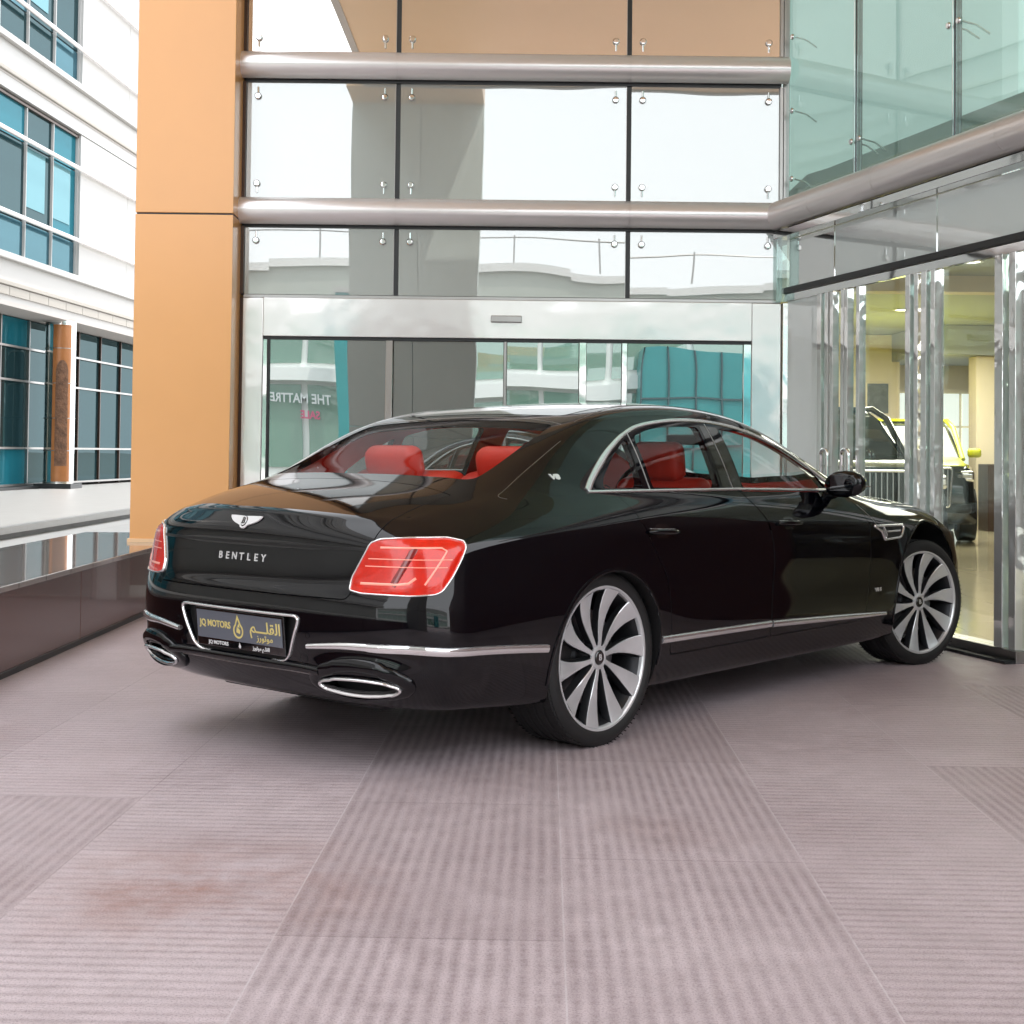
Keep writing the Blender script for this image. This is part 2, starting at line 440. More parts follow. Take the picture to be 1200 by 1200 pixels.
    tcol = MIXC(nt, ramp(nt, fine, [(.53, 0.0), (.72, .55)]), tcol, (.56, .51, .52, 1))
    tcol = MIXC(nt, MATH(nt, 'MULTIPLY', jy, .45), tcol, (.085, .065, .065, 1))
    tcol = MIXC(nt, MATH(nt, 'MULTIPLY', jx, ramp(nt, noise(nt, 2.5, 4, .7, co=co), [(.35, .08), (.65, .55)])), tcol, MIXC(nt, MATH(nt, 'GREATER_THAN', X, -1.0), (.12, .09, .09, 1), (.62, .58, .60, 1)))
    L(nt, tcol, b.inputs['Base Color'])
    L(nt, ramp(nt, mid_n, [(.3, .42), (.7, .68)]), b.inputs['Roughness'])
    b.inputs['Specular IOR Level'].default_value = .35
    hh = MATH(nt, 'ADD', MATH(nt, 'MULTIPLY', MATH(nt, 'SUBTRACT', 1.0, rbv), .9), MATH(nt, 'MULTIPLY', fine, .6))
    hh = MATH(nt, 'SUBTRACT', hh, MATH(nt, 'MULTIPLY', joint, 1.2))
    bump(nt, hh, b, .55, .004)
    return m
M['floor'] = floor_mat()
def slab_mat(name, c, c2, sx, sy, joint=(.3, .3, .3), rough=.6, jw=.006, spec=.5, nscale=3):
    m, nt, b = nt_of(name); co = N(nt, 'ShaderNodeNewGeometry').outputs['Position']
    sp = N(nt, 'ShaderNodeSeparateXYZ'); L(nt, co, sp.inputs[0])
    def edge(v, s):
        fr = MATH(nt, 'FRACT', MATH(nt, 'DIVIDE', v, s)); d = MATH(nt, 'MINIMUM', fr, MATH(nt, 'SUBTRACT', 1.0, fr))
        return MATH(nt, 'LESS_THAN', d, jw/s)
    j = MATH(nt, 'MAXIMUM', edge(sp.outputs[0], sx), edge(sp.outputs[1], sy))
    col = MIXC(nt, noise(nt, nscale, 5, .6, co=co), (*c, 1), (*c2, 1))
    L(nt, MIXC(nt, j, col, (*joint, 1)), b.inputs['Base Color']); b.inputs['Roughness'].default_value = rough
    b.inputs['Specular IOR Level'].default_value = spec
    return m
M['plaza'] = slab_mat('plaza_paving', (.50, .49, .475), (.58, .57, .55), .6, .6, (.42, .40, .37), .45)
M['ground'] = slab_mat('far_ground', (.34, .325, .30), (.42, .40, .37), 2.5, 2.5, (.33, .31, .28), .9, .02)
M['terrace'] = slab_mat('terrace_stone', (.34, .335, .325), (.42, .41, .40), .8, .5, (.35, .34, .33), .4)
M['kerb'] = pm('kerb_stone', (.16, .16, .16), .6, var=.25, vscale=2.2)
M['plinth'] = pm('brown_granite', (.12, .046, .036), .22, var=.16, vscale=40, coat=.3, rvar=.1)
M['plinth_top'] = slab_mat('polished_coping', (.30, .25, .235), (.38, .33, .31), .9, .45, (.16, .14, .13), .06, .006, .8, 30)
M['orange'] = pm('orange_panel', (.84, .42, .155), .20, .05, var=.05, vscale=.7, rvar=.08, coat=.25, coatr=.15)
M['orange_reflection'] = pm('painted_orange_reflection', (.42, .17, .06), .25, .1, var=.12)
M['tan'] = pm('tan_soffit', (.88, .60, .36), .4, .1, var=.04, vscale=.6)
M['brown_metal'] = pm('brown_frame', (.075, .045, .033), .35, .5, var=.1)
M['steel'] = pm('brushed_steel', (.86, .83, .83), .24, .5, var=.05, vscale=2, stretch=(.3, 6, 6), bmp=.04, bscale=3)
M['mirror_steel'] = pm('mirror_steel', (.84, .85, .85), .045, 1, var=.03, vscale=2, bmp=.3, bscale=1.3, bdist=.02)
M['post_steel'] = pm('post_steel', (.95, .98, .97), .04, .7, var=.03, vscale=2, bmp=1.0, bscale=1, bdist=.02, stretch=(2.5, 2.5, 1.6))
M['panel_steel'] = pm('panel_steel', (.97, .97, .97), .10, .4, var=.02, vscale=2, bmp=.5, bscale=1.1, bdist=.03)
M['grey_steel'] = pm('grey_steel', (.40, .39, .38), .3, 1, var=.1, vscale=3)
M['dark_joint'] = pm('dark_joint', (.018, .02, .022), .4, var=.1)
M['pane_mirror'] = glass('coated_pane', (.3, .4, .4), .28, .5, .45, .022, body=(.36, .375, .36), bodyf=.9, gcol=(.97, 1, .985))
M['top_pane'] = glass('soffit_tint_pane', (.3, .4, .4), .72, .5, .35, .02, body=(.50, .36, .24), bodyf=.9, gcol=(1, .98, .95))  # tan body paints in the warm tone of the mirrored soffit
M['transom_pane'] = glass('transom_pane', (.3, .4, .4), .32, .6, .4, .03, body=(.72, .80, .80), bodyf=.9, gcol=(.97, 1, 1))
M['door_pane'] = glass('door_pane', (.25, .38, .38), .44, .6, .55, .018, body=(.10, .125, .12), bodyf=.85, gcol=(.90, .97, .96))
M['teal_pane'] = glass('teal_pane', (.84, .95, .93), .12, .45, .35, .03, body=(.50, .66, .63), bodyf=.22, gcol=(.85, .97, .95))
M['clear_pane'] = glass('clear_pane', (.94, .975, .96), .09, .35, .5, .01, gcol=(.9, 1, .96))
M['dark_pane'] = glass('dark_pane', (.05, .12, .13), .09, .3, .5, .02, fres=False, body=(.012, .03, .035), bodyf=.95, gcol=(.7, .95, 1))
M['blue_pane2'] = glass('blue_pane_b', (.05, .2, .25), .14, .4, .4, .02, fres=False, body=(.03, .075, .10), bodyf=.95, gcol=(.5, .85, .95))
M['blue_pane3'] = glass('blue_pane_c', (.05, .2, .25), .2, .4, .4, .02, fres=False, body=(.10, .20, .22), bodyf=.95, gcol=(.5, .85, .95))
M['blue_pane'] = glass('blue_pane', (.05, .2, .25), .10, .4, .4, .02, fres=False, body=(.015, .12, .16), bodyf=.95, gcol=(.5, .85, .95))
M['glass_edge'] = pm('green_glass_edge', (.18, .42, .38), .15, var=.1, coat=1)
M['facade'] = pm('white_cladding', (.48, .475, .465), .5, var=.04, vscale=.4)
M['facade_warm'] = pm('cream_band', (.40, .375, .34), .6, var=.06, vscale=1)
M['soffit_grey'] = pm('grey_soffit', (.50, .47, .45), .6, var=.05, vscale=1)
M['cream'] = pm('cream_wall', (.82, .70, .50), .6, var=.05, vscale=.6)
M['cream_floor'] = slab_mat('cream_tiles', (.62, .54, .36), (.68, .60, .42), .8, .8, (.42, .37, .26), .12, .004, .6)
M['ceiling'] = pm('showroom_ceiling', (.36, .38, .36), .6, var=.05)
M['bulb'] = pm('lamp_glow', (1, 1, 1), .5, var=0, emit=(1, .93, .8), estr=5)
M['daylight_pane'] = pm('bright_blind', (.9, .92, .9), .6, var=.02, vscale=1, emit=(.93, 1, .97), estr=.85)
M['dark_brown'] = pm('dark_cabinet', (.05, .028, .02), .35, var=.15)
M['picture'] = pm('picture_print', (.12, .13, .13), .3, var=.6, vscale=7)
M['yellow_paint'] = pm('lime_paint', (.55, .56, .01), .35, coat=.2, var=.03)
M['suv_black'] = pm('suv_black', (.010, .011, .013), .15, coat=1, var=.1)
M['suv_glass'] = glass('suv_glass', (.03, .04, .04), .10, body=(.01, .012, .012), bodyf=.9)
M['column_pale'] = pm('pale_cladding', (.80, .88, .84), .4, 0, var=.05, vscale=.8)
M['column_grey'] = pm('grey_cladding', (.46, .45, .42), .35, .2, var=.07, vscale=.8)
M['green_glass'] = glass('green_pane', (.1, .2, .15), .25, body=(.20, .36, .28), bodyf=.95)
M['pink'] = pm('pink_print', (.75, .12, .25), .5, var=.05)
M['teal_panel'] = pm('teal_panel', (.05, .30, .31), .3, var=.08, vscale=1.5)
M['leaf'] = pm('leaf_green', (.06, .11, .035), .6, var=.4, vscale=4)
M['bark'] = pm('bark', (.12, .09, .06), .9, var=.3)
# ------------------------------------------------------------------ text
def text_mesh(txt, h, depth=.001, align='CENTER', bold=0, xs=1):
    cu = bpy.data.curves.new('t', 'FONT'); cu.body = txt; cu.size = h; cu.align_x = align; cu.align_y = 'CENTER'
    cu.extrude = depth; cu.offset = bold; cu.resolution_u = 4
    o = bpy.data.objects.new('t', cu); C.objects.link(o)
    dg = bpy.context.evaluated_depsgraph_get(); dg.update()
    me = bpy.data.meshes.new_from_object(o.evaluated_get(dg)); bpy.data.objects.remove(o); bpy.data.curves.remove(cu)
    if xs != 1:
        for v in me.vertices: v.co.x *= xs
    me.materials.clear()
    return me
# ------------------------------------------------------------------ the car
CAR = thing('luxury_sedan', 'glossy black four-door luxury sedan with red leather seats and silver ten-spoke wheels', 'car', (-.3066, 6.5085, 0), R(49.6779))
HULL = build_hull(3)
for v in HULL.vertices:      # swelling round the exhaust openings, tuck under the bumper, hollow along the doors
    x, y, z = v.co
    if x < -.75:
        t = (abs(y)-.615)/.25; q = (z-.375)/.066
        g = math.exp(-(t*t+q*q)**1.5)
        n = Vector((-.8, .6*(1 if y > 0 else -1), 0)); v.co += n*.034*g
    if .35 < x < 2.75 and abs(y) > .8 and .3 < z < .75:
        w = math.sin(math.pi*(x-.35)/2.4)**.5*math.exp(-((z-.56)/.11)**2)
        v.co.y -= (.012 if y > 0 else -.012)*w
HULL.update()
HV = [v.co.copy() for v in HULL.vertices]; HN = [v.normal.copy() for v in HULL.vertices]; HP = [tuple(p.vertices) for p in HULL.polygons]
BV = BVHTree.FromPolygons(HV, HP)
def snorm(p, i):
    w = [1/max(1e-5, (HV[k]-p).length)**2 for k in HP[i]]
    n = Vector()
    for k, q in zip(HP[i], w): n += HN[k]*q
    return n.normalized()
def cast(o, d):
    h = BV.ray_cast(Vector(o), Vector(d).normalized())
    if h[0] is None:
        h = BV.find_nearest(Vector(o)+Vector(d).normalized()*max(0, 2.0))
    return h[0], snorm(h[0], h[2])
def near(p):
    h = BV.find_nearest(Vector(p)); return h[0], snorm(h[0], h[2])
def side(s): return lambda u, v: cast((u, s*2, v), (0, -s, 0))
def rear(u, v): return cast((-3, u, v), (1, 0, 0))
def topm(u, v): return cast((u, v, 3), (0, 0, -1))
AX, AY = -.62, .42
def corner(s): return lambda a, z: cast((AX+3*math.cos(a), s*(AY+3*math.sin(a)), z), (-math.cos(a), -s*math.sin(a), 0))
def to_corner(p): return (math.atan2(abs(p[1])-AY, p[0]-AX), p[2])
def inset(poly, d):
    n = len(poly); ar = sum(poly[i-1][0]*poly[i][1]-poly[i][0]*poly[i-1][1] for i in range(n)); sg = 1 if ar > 0 else -1
    out = []
    for i in range(n):
        a, p, b = Vector(poly[i-1]), Vector(poly[i]), Vector(poly[(i+1) % n])
        e1 = (p-a).normalized(); e2 = (b-p).normalized(); n1 = Vector((-e1.y, e1.x))*sg; n2 = Vector((-e2.y, e2.x))*sg
        m = (n1+n2); m = m.normalized() if m.length > 1e-4 else n1
        out.append(tuple(p+m*d/max(.5, m.dot(n1))))
    return out
def patch(name, poly, mp, res, off, mat, parent, skirt=.004, scl=(1, 1), smooth=True, dome=0):
    """a panel lying on the body: 2D outline filled with points and laid on the hull"""
    poly = resample([(p[0]*scl[0], p[1]*scl[1]) for p in poly], res)
    xs = [p[0] for p in poly]; ys = [p[1] for p in poly]
    pts = [Vector(p) for p in poly]; n = len(poly)
    def inside(x, y):
        c = False; j = n-1
        for i in range(n):
            if (poly[i][1] > y) != (poly[j][1] > y) and x < (poly[j][0]-poly[i][0])*(y-poly[i][1])/(poly[j][1]-poly[i][1])+poly[i][0]: c = not c
            j = i
        return c
    def dist(x, y): return min((p[0]-x)**2+(p[1]-y)**2 for p in poly)**.5
    x = min(xs)+res*.5; row = 0
    while x < max(xs):
        y = min(ys)+res*(.5 if row % 2 else .25)
        while y < max(ys):
            if inside(x, y) and dist(x, y) > res*.6: pts.append(Vector((x, y)))
            y += res
        x += res; row += 1
    vs, es, fs, _, _, _ = delaunay_2d_cdt(pts, [(i, (i+1) % n) for i in range(n)], [], 1, 1e-6)
    bm = bmesh.new(); V = []; nrm = []
    for p in vs:
        q, nn = mp(p[0]/scl[0], p[1]/scl[1])
        k = 0
        if dome: k = dome*min(1, dist(p[0], p[1])/(.02))**.5
        V.append(bm.verts.new(q+nn*(off+k))); nrm.append(nn)
    avg = sum(nrm, Vector())
    for f in fs:
        try: g = bm.faces.new([V[i] for i in f])
        except ValueError: continue
    bm.normal_update()
    if sum((f.normal.dot(avg)*f.calc_area() for f in bm.faces)) < 0: bmesh.ops.reverse_faces(bm, faces=bm.faces)
    bd = [e for e in bm.edges if e.is_boundary]
    if skirt:
        mpv = dict(zip(V, nrm)); r = bmesh.ops.extrude_edge_only(bm, edges=bd)['geom']
        for g in r:
            if isinstance(g, bmesh.types.BMVert):
                h = BV.find_nearest(g.co); g.co -= snorm(h[0], h[2])*skirt
    return obj(name, bm, mat, parent, 40 if smooth else None)
def ribbon(name, pts, w, h, mat, parent, closed=False, bm=None, n=6, base=.0005):
    """moulding that lies on the body along pts; half-oval section of width w, height h"""
    own = bm is None; bm = bm or bmesh.new(); P = [near(p) for p in pts]; m = len(P); rings = []
    for i, (p, nn) in enumerate(P):
        a = P[i-1][0] if (i or closed) else p; b = P[(i+1) % m][0] if (i < m-1 or closed) else p
        t = (b-a).normalized(); s = nn.cross(t).normalized()
        ww = w[i] if isinstance(w, (list, tuple)) else w
        rings.append([bm.verts.new(p+s*(ww/2*math.cos(math.pi*k/n))+nn*(base+h*math.sin(math.pi*k/n)**.6 - (.002 if k in (0, n) else 0))) for k in range(n+1)])
    for i in range(m if closed else m-1):
        A, B = rings[i], rings[(i+1) % m]
        for k in range(n): bm.faces.new((A[k], B[k], B[k+1], A[k+1]))
    if not closed: bm.faces.new(rings[0]); bm.faces.new(rings[-1][::-1])
    bmesh.ops.recalc_face_normals(bm, faces=bm.faces)
    return obj(name, bm, mat, parent, 50) if own else bm
def to_obj(bm, name='cut'):
    me = bpy.data.meshes.new(name); bm.to_mesh(me); bm.free(); o = bpy.data.objects.new(name, me); C.objects.link(o); return o
def boole(o, cut, op, keep=False):
    md = o.modifiers.new('b', 'BOOLEAN'); md.operation = op; md.object = cut
    try: md.solver = 'MANIFOLD'
    except Exception: md.solver = 'EXACT'
    dg = bpy.context.evaluated_depsgraph_get(); dg.update()
    me = bpy.data.meshes.new_from_object(o.evaluated_get(dg))
    if len(me.polygons) == 0:
        md.solver = 'EXACT'; dg.update(); me = bpy.data.meshes.new_from_object(o.evaluated_get(dg)); print('EXACT fallback')
    o.modifiers.clear(); o.data = me
    if not keep: bpy.data.objects.remove(cut)
    return o
def dup_mesh(o, name='d'):
    q = bpy.data.objects.new(name, o.data.copy()); C.objects.link(q); return q
def shade(o, inner=True):
    """normals of the uncut hull on everything that lies on it, so cuts leave no shading marks"""
    me = o.data; me.materials.clear()
    for m in (M['paint'], M['red'], M['plastic']): me.materials.append(m)
    cache = {}
    def q(i):
        if i not in cache:
            p = me.vertices[i].co; h = BV.find_nearest(p); cache[i] = (h[3], snorm(h[0], h[2]))
        return cache[i]
    nl = []; me.polygons.foreach_set('use_smooth', [True]*len(me.polygons))
    for p in me.polygons:
        on = True
        for i in p.vertices:
            if q(i)[0] > .0006: on = False; break
        c = p.center
        if not on:
            dm = min(q(i)[0] for i in p.vertices)
            h = BV.find_nearest(c)
            if .02 < dm and -.72 < c.x < 2.9 and c.z > .42 and not (c.z < .8 and abs(c.y) > .76): p.material_index = 1
            elif h[3] > .006 and (c.z < .86 or c.x < -.9): p.material_index = 2
        for i in p.vertices:
            d, nn = q(i); nl.append(nn if on and nn.dot(p.normal) > .5 else p.normal.copy())
    me.normals_split_custom_set(nl)
    return o

# --- window outlines
Q_WIN = rounded([(.085, 1.072), (.375, 1.072), (.385, 1.293), (.25, 1.225), (.11, 1.118)], [.02, .012, .03, .1, .05])
R_WIN = rounded([(.455, 1.072), (1.02, 1.062), (1.035, 1.355), (.80, 1.352), (.60, 1.337), (.445, 1.30)], [.012, .02, .03, .1, .1, .03])
F_WIN = rounded([(1.235, 1.062), (2.16, 1.045), (2.12, 1.135), (1.88, 1.235), (1.62, 1.308), (1.38, 1.343), (1.225, 1.350)], [.02, .02, .03, .12, .12, .1, .02])
REARW = rounded([(-.505, .615), (-.555, .40), (-.585, 0), (-.555, -.40), (-.505, -.615), (-.28, -.605), (.085, -.575), (.145, -.3), (.165, 0), (.145, .3), (.085, .575), (-.28, .605)], [.06, .1, .1, .1, .06, .1, .05, .1, .1, .1, .05, .1])
FRONTW = rounded([(1.90, .0), (1.87, .3), (1.78, .545), (2.1, .575), (2.5, .60), (2.66, .33), (2.74, 0), (2.66, -.33), (2.5, -.60), (2.1, -.575), (1.78, -.545), (1.87, -.3)], .05)
shell = bpy.data.objects.new('shell', HULL.copy()); C.objects.link(shell)
# cabin
inn = bpy.data.meshes.new('inn'); inn.from_pydata([tuple(v-n*.034) for v, n in zip(HV, HN)], [], HP); inn.update()
cav = bpy.data.objects.new('cav', inn); C.objects.link(cav)
sect = prism([(-.30, .50), (2.45, .50), (2.62, .93), (2.76, .985), (2.76, 1.6), (-.66, 1.6), (-.66, 1.035), (-.30, 1.0)], 'y', -.80, .80)
cav = boole(cav, to_obj(sect), 'INTERSECT')
shell = boole(shell, cav, 'DIFFERENCE')
for pl in (Q_WIN, R_WIN, F_WIN): shell = boole(shell, to_obj(prism(pl, 'y', -1.3, 1.3)), 'DIFFERENCE')
shell = boole(shell, to_obj(prism([(p[0], p[1]) for p in REARW], 'z', 1.08, 1.7)), 'DIFFERENCE')
shell = boole(shell, to_obj(prism(FRONTW, 'z', 1.045, 1.7)), 'DIFFERENCE')
# wheel arches
def cyl(x, z, r, y0, y1, n=96): return prism([(x+r*math.cos(2*math.pi*k/n), z+r*math.sin(2*math.pi*k/n)) for k in range(n)], 'y', y0, y1)
for s in (-1, 1):
    shell = boole(shell, to_obj(cyl(0, .352, .378, s*.62, s*1.3)), 'DIFFERENCE')
    shell = boole(shell, to_obj(cyl(3.185, .385, .452, s*.52, s*1.3)), 'DIFFERENCE')
# plate recess
PLR = rounded([(-.365, .590), (.365, .590), (.285, .400), (-.285, .400)], [.035, .035, .06, .06], 8)
shell = boole(shell, to_obj(prism(PLR, 'x', -1.5, -1.160)), 'DIFFERENCE')
# exhaust mouths
EXC = []
for s in (-1, 1):
    c, n = near((-1.08, s*.605, .366)); n = Vector((n.x, n.y, 0)).normalized(); t = Vector((-n.y, n.x, 0))
    EXC.append((c, n, t))
    bm = bmesh.new(); ra = []; rb = []
    for k in range(48):
        a = 2*math.pi*k/48; o_ = t*(.166*math.cos(a))+Vector((0, 0, .045*math.sin(a)))
        ra.append(bm.verts.new(c+o_+n*.2)); rb.append(bm.verts.new(c+o_-n*.09))
    for k in range(48): bm.faces.new((ra[k], ra[(k+1) % 48], rb[(k+1) % 48], rb[k]))
    bmesh.ops.triangulate(bm, faces=[bm.faces.new(ra[::-1]), bm.faces.new(rb)]); bmesh.ops.recalc_face_normals(bm, faces=bm.faces)
    shell = boole(shell, to_obj(bm), 'DIFFERENCE')
# doors and lid: each cut free with a real gap
RD = rounded([(.475, .335), (1.345, .335), (1.352, .62), (1.335, .86), (1.19, 1.046), (.16, 1.054), (.26, .86), (.43, .66)], [.03, .03, .2, .2, .02, .02, .15, .12], 8)
FD = rounded([(1.357, .335), (2.36, .335), (2.40, .60), (2.41, .86), (2.36, .999), (2.28, 1.024), (1.204, 1.046), (1.347, .86), (1.364, .62)], [.03, .05, .1, .1, .04, .02, .02, .2, .2], 8)
LID = rounded([(-.572, .668), (.572, .668), (.640, .868), (.665, 1.3), (-.665, 1.3), (-.640, .868)], [.02, .02, .02, 0, 0, .02])
doors = []
for s in (-1, 1):
    for nm, pl in (('rear_door', RD), ('front_door', FD)):
        d = boole(dup_mesh(shell), to_obj(prism(pl, 'y', s*.72, s*1.3)), 'INTERSECT')
        shell = boole(shell, to_obj(prism(inset(pl, -.0045), 'y', s*.735, s*1.4)), 'DIFFERENCE')
        d.name = nm; doors.append((d, s, nm))
lid = boole(dup_mesh(shell), to_obj(prism(LID, 'x', -1.5, -.672)), 'INTERSECT')
shell = boole(shell, to_obj(prism(inset(LID, -.0045), 'x', -1.6, -.667)), 'DIFFERENCE')
shell.name = 'body'; shade(shell); shell.parent = CAR
for d, s, nm in doors: shade(d); d.parent = CAR
lid.name = 'boot_lid'; shade(lid); lid.parent = CAR
# --- glass
for s in (-1, 1):
    for nm, pl in (('quarter_window', Q_WIN), ('rear_door_window', R_WIN), ('front_door_window', F_WIN)):
        patch(nm, inset(pl, .0005), side(s), .05, -.005, M['car_glass'], CAR, skirt=0)
patch('rear_window', REARW, topm, .05, -.003, M['rear_glass'], CAR, skirt=0)
patch('windscreen', FRONTW, topm, .06, -.003, M['car_glass'], CAR, skirt=0)
patch('glass_roof', rounded([(.24, .50), (.30, 0), (.24, -.50), (1.0, -.545), (1.70, -.50), (1.80, 0), (1.70, .50), (1.0, .545)], .05), topm, .06, .0015, M['black_gloss'], CAR, skirt=.004)
for s in (-1, 1):
    S = side(s)
    top = catmull([(-.028, 1.064), (.035, 1.117), (.141, 1.19), (.237, 1.246), (.376, 1.308), (.547, 1.352), (.86, 1.383), (1.181, 1.381), (1.515, 1.344), (1.851, 1.265), (2.08, 1.178), (2.22, 1.092), (2.262, 1.045)], 6)
    P = [S(p[0], p[1])[0] for p in top]
    wd = [.034 if k < 12 else (.034-(k-12)/12*.014 if k < 24 else .020) for k in range(len(P))]
    tr = ribbon('window_trim', P, wd, .006, M['chrome'], CAR)
    bel = [S(-.03+2.31*k/40, 1.0585+(-.006)*k/40-.020*max(0, (k-20)/20)**1.3)[0] for k in range(41)]
    ribbon('belt_moulding', bel, .015, .006, M['chrome'], tr)
    for a, b in (((.41, 1.318), (.425, 1.065)), ((1.115, 1.372), (1.135, 1.06))):
        ribbon('pillar_strip', [S(a[0]+(b[0]-a[0])*k/8, a[1]+(b[1]-a[1])*k/8)[0] for k in range(9)], .007, .002, M['grey_steel'], tr)
    # pillar facing in gloss black
    patch('pillar_cover', [(1.045, 1.068), (1.125, 1.066), (1.105, 1.36), (1.055, 1.36)], S, .04, .001, M['black_gloss'], CAR, skirt=.002)
    patch('pillar_cover', [(1.142, 1.066), (1.222, 1.064), (1.212, 1.356), (1.122, 1.36)], S, .04, .001, M['black_gloss'], CAR, skirt=.002)
    # seam beside the rear window
    sm = [(-.031, .702, 1.272), (-.141, .712, 1.22), (-.328, .729, 1.128), (-.47, .757, 1.065), (-.506, .765, 1.051), (-.512, .778, 1.040), (-.49, .795, 1.03)]
    ribbon('body_seam', [(p[0], s*p[1], p[2]) for p in catmull(sm, 5)], .003, .0008, M['grey_steel'], CAR)
    # sill strip, bumper strip
    ribbon('sill_strip', [S(.386+.957*k/20, .408-.012*k/20)[0] for k in range(21)], .034, .013, M['chrome'], CAR)
    ribbon('sill_strip', [S(1.362+1.25*k/24, .394-.046*k/24)[0] for k in range(25)], [.034-.014*(k/24)**3 for k in range(25)], .013, M['chrome'], CAR)
    cs = corner(s)
    stp = [(-1.168, .395, .480), (-1.151, .557, .492), (-1.10, .70, .493), (-1.043, .821, .492), (-.93, .90, .487), (-.79, .945, .478), (-.60, .955, .466), (-.42, .955, .452)]
    st = [(p.x, s*p.y, p.z) for p in catmull(stp, 6)]
    ribbon('bumper_strip', st, [.020+.014*min(1, k/12) for k in range(len(st))], .012, M['chrome'], CAR)
    # body crease over the bumper
    # --- tail light
    lo = [(-1.13, .576, .700), (-1.117, .577, .747), (-1.095, .614, .828), (-1.081, .636, .876), (-1.06, .668, .890), (-1.003, .76, .897), (-.893, .845, .898), (-.836, .88, .884), (-.839, .893, .863), (-.872, .899, .817), (-.918, .90, .757), (-.96, .89, .706), (-.982, .875, .694), (-1.041, .801, .687), (-1.12, .627, .690)]
    lo = [to_corner(p) for p in lo]; K = .55
    lp = rounded([(a*K, z) for a, z in lo], .012, 4); lp = [(a/K, z) for a, z in lp]
    lens = patch('tail_light', lp, cs, .018, .002, M['lens'], CAR, skirt=.01, scl=(K, 1), dome=.006)
    ring = [cs(a, z)[0] for a, z in resample(lp, .02)]
    ribbon('chrome_bezel', ring, .0075, .009, M['chrome'], lens, closed=True, n=6)
    ib = [(a/K, z) for a, z in inset([(a*K, z) for a, z in lp], .019)]
    def zat(f, t):   # point inside the lamp: t across (0 inner .. 1 outer), f up
        amin = lo[1][0]; a0 = lo[1][0]+(lo[3][0]-lo[1][0])*f; a1 = lo[12][0]+(lo[8][0]-lo[12][0])*f
        return cs(a0+(a1-a0)*t, .704+(.878-.704)*f)
    def bar(name, pp, w, h, mat):
        bm = bmesh.new(); m = len(pp); rings = []
        Q = [zat(*p) for p in pp]
        for i, (p, nn) in enumerate(Q):
            a = Q[max(i-1, 0)][0]; b = Q[min(i+1, m-1)][0]; t = (b-a).normalized(); sd = nn.cross(t).normalized()
            rings.append([bm.verts.new(p+sd*(w/2*math.cos(math.pi*k/4))+nn*(.0065+h*math.sin(math.pi*k/4))) for k in range(5)])
        for A, B in zip(rings[:-1], rings[1:]):
            for k in range(4): bm.faces.new((A[k], B[k], B[k+1], A[k+1]))
        bmesh.ops.recalc_face_normals(bm, faces=bm.faces)
        return obj(name, bm, mat, lens, 60)
    bar('dark_bar', [(.10+.8*k/8, .50) for k in range(9)], .036, .0022, M['lens_dark'])
    for f in (.50, .66): bar('light_bar', [(f, .06+.88*k/14) for k in range(15)], .0048, .003, M['lens_light'])
    for f in (.24, .32, .40, .58, .74): bar('reflector_line', [(f, .10+.80*k/14) for k in range(15)], .012, .001, M['lens_mid'])
    bar('light_bar', [(.13, .10+.45*k/8) for k in range(9)]+[(.16+.12*k/3, .66+.04*k/3) for k in range(4)], .012, .003, M['lens_light'])
    bar('light_bar', [(.90, .14+.62*k/9) for k in range(10)]+[(.84-.7*k/6, .83+.01*k/6) for k in range(7)], .009, .003, M['lens_light'])
    # --- exhaust
    c, n, t = EXC[0 if s < 0 else 1]
    pts = []
    for k in range(56):
        a = 2*math.pi*k/56; pts.append(c+t*(.173*math.cos(a))+Vector((0, 0, .050*math.sin(a))))
    ex = ribbon('exhaust_tip', pts,   .011, .010, M['chrome'], CAR, closed=True, base=.014)
    sp_ = [c+t*(.208*math.cos(2*math.pi*k/56))+Vector((0, 0, .081*math.sin(2*math.pi*k/56))) for k in range(56)]
    ribbon('exhaust_surround', sp_, .052, .017, M['paint'], ex, closed=True, n=10)
    bm = bmesh.new(); ra = []; rb = []
    for k in range(40):
        a = 2*math.pi*k/40; q = t*(.164*math.cos(a))+Vector((0, 0, .0435*math.sin(a)))
        ra.append(bm.verts.new(c+q-n*.002)); rb.append(bm.verts.new(c+q*.86-n*.075))
    for k in range(40): bm.faces.new((ra[k], rb[k], rb[(k+1) % 40], ra[(k+1) % 40]))
    obj('exhaust_liner', bm, M['black_gloss'], ex, 40)
    # sensors and reflector
    for u, v, r in ((.40, .520, .011), (.372, .430, .020)):
        bm = bmesh.new(); p, nn = rear(s*u, v); qd = nn.to_track_quat('Z', 'Y').to_matrix().to_4x4(); Mx = Matrix.Translation(p) @ qd
        lathe(bm, [(0, .001), (r*.8, .001), (r*.86, -.002), (r*.93, -.002), (r, .0012), (r*1.06, -.002)], 24, Mx)
        obj('parking_sensor', bm, M['paint'], CAR, 40)
    # arch lips
    for x0, z0, r, a0, a1 in ((0, .352, .378, -8, 188), (3.185, .385, .452, -12, 192)):
        pp = [S(x0+(r+.008)*math.cos(R(a0+(a1-a0)*k/48)), z0+(r+.008)*math.sin(R(a0+(a1-a0)*k/48)))[0] for k in range(49)]
        ribbon('arch_lip', pp, .016, .005, M['paint'], CAR)
    # fender vent
    vp = rounded([(2.475, .838), (2.862, .832), (2.80, .765), (2.585, .760), (2.555, .806)], [.005, .03, .03, .01, .01])
    vt = ribbon('fender_vent', [S(*p)[0] for p in resample(vp, .03)], .014, .008, M['chrome'], CAR, closed=True)
    patch('vent_mesh', inset(vp, .004), S, .04, .001, M['plastic'], vt, skirt=0)
    ribbon('vent_wing', [S(2.62+.17*k/5, .803)[0] for k in range(6)], .012, .006, M['chrome'], vt)
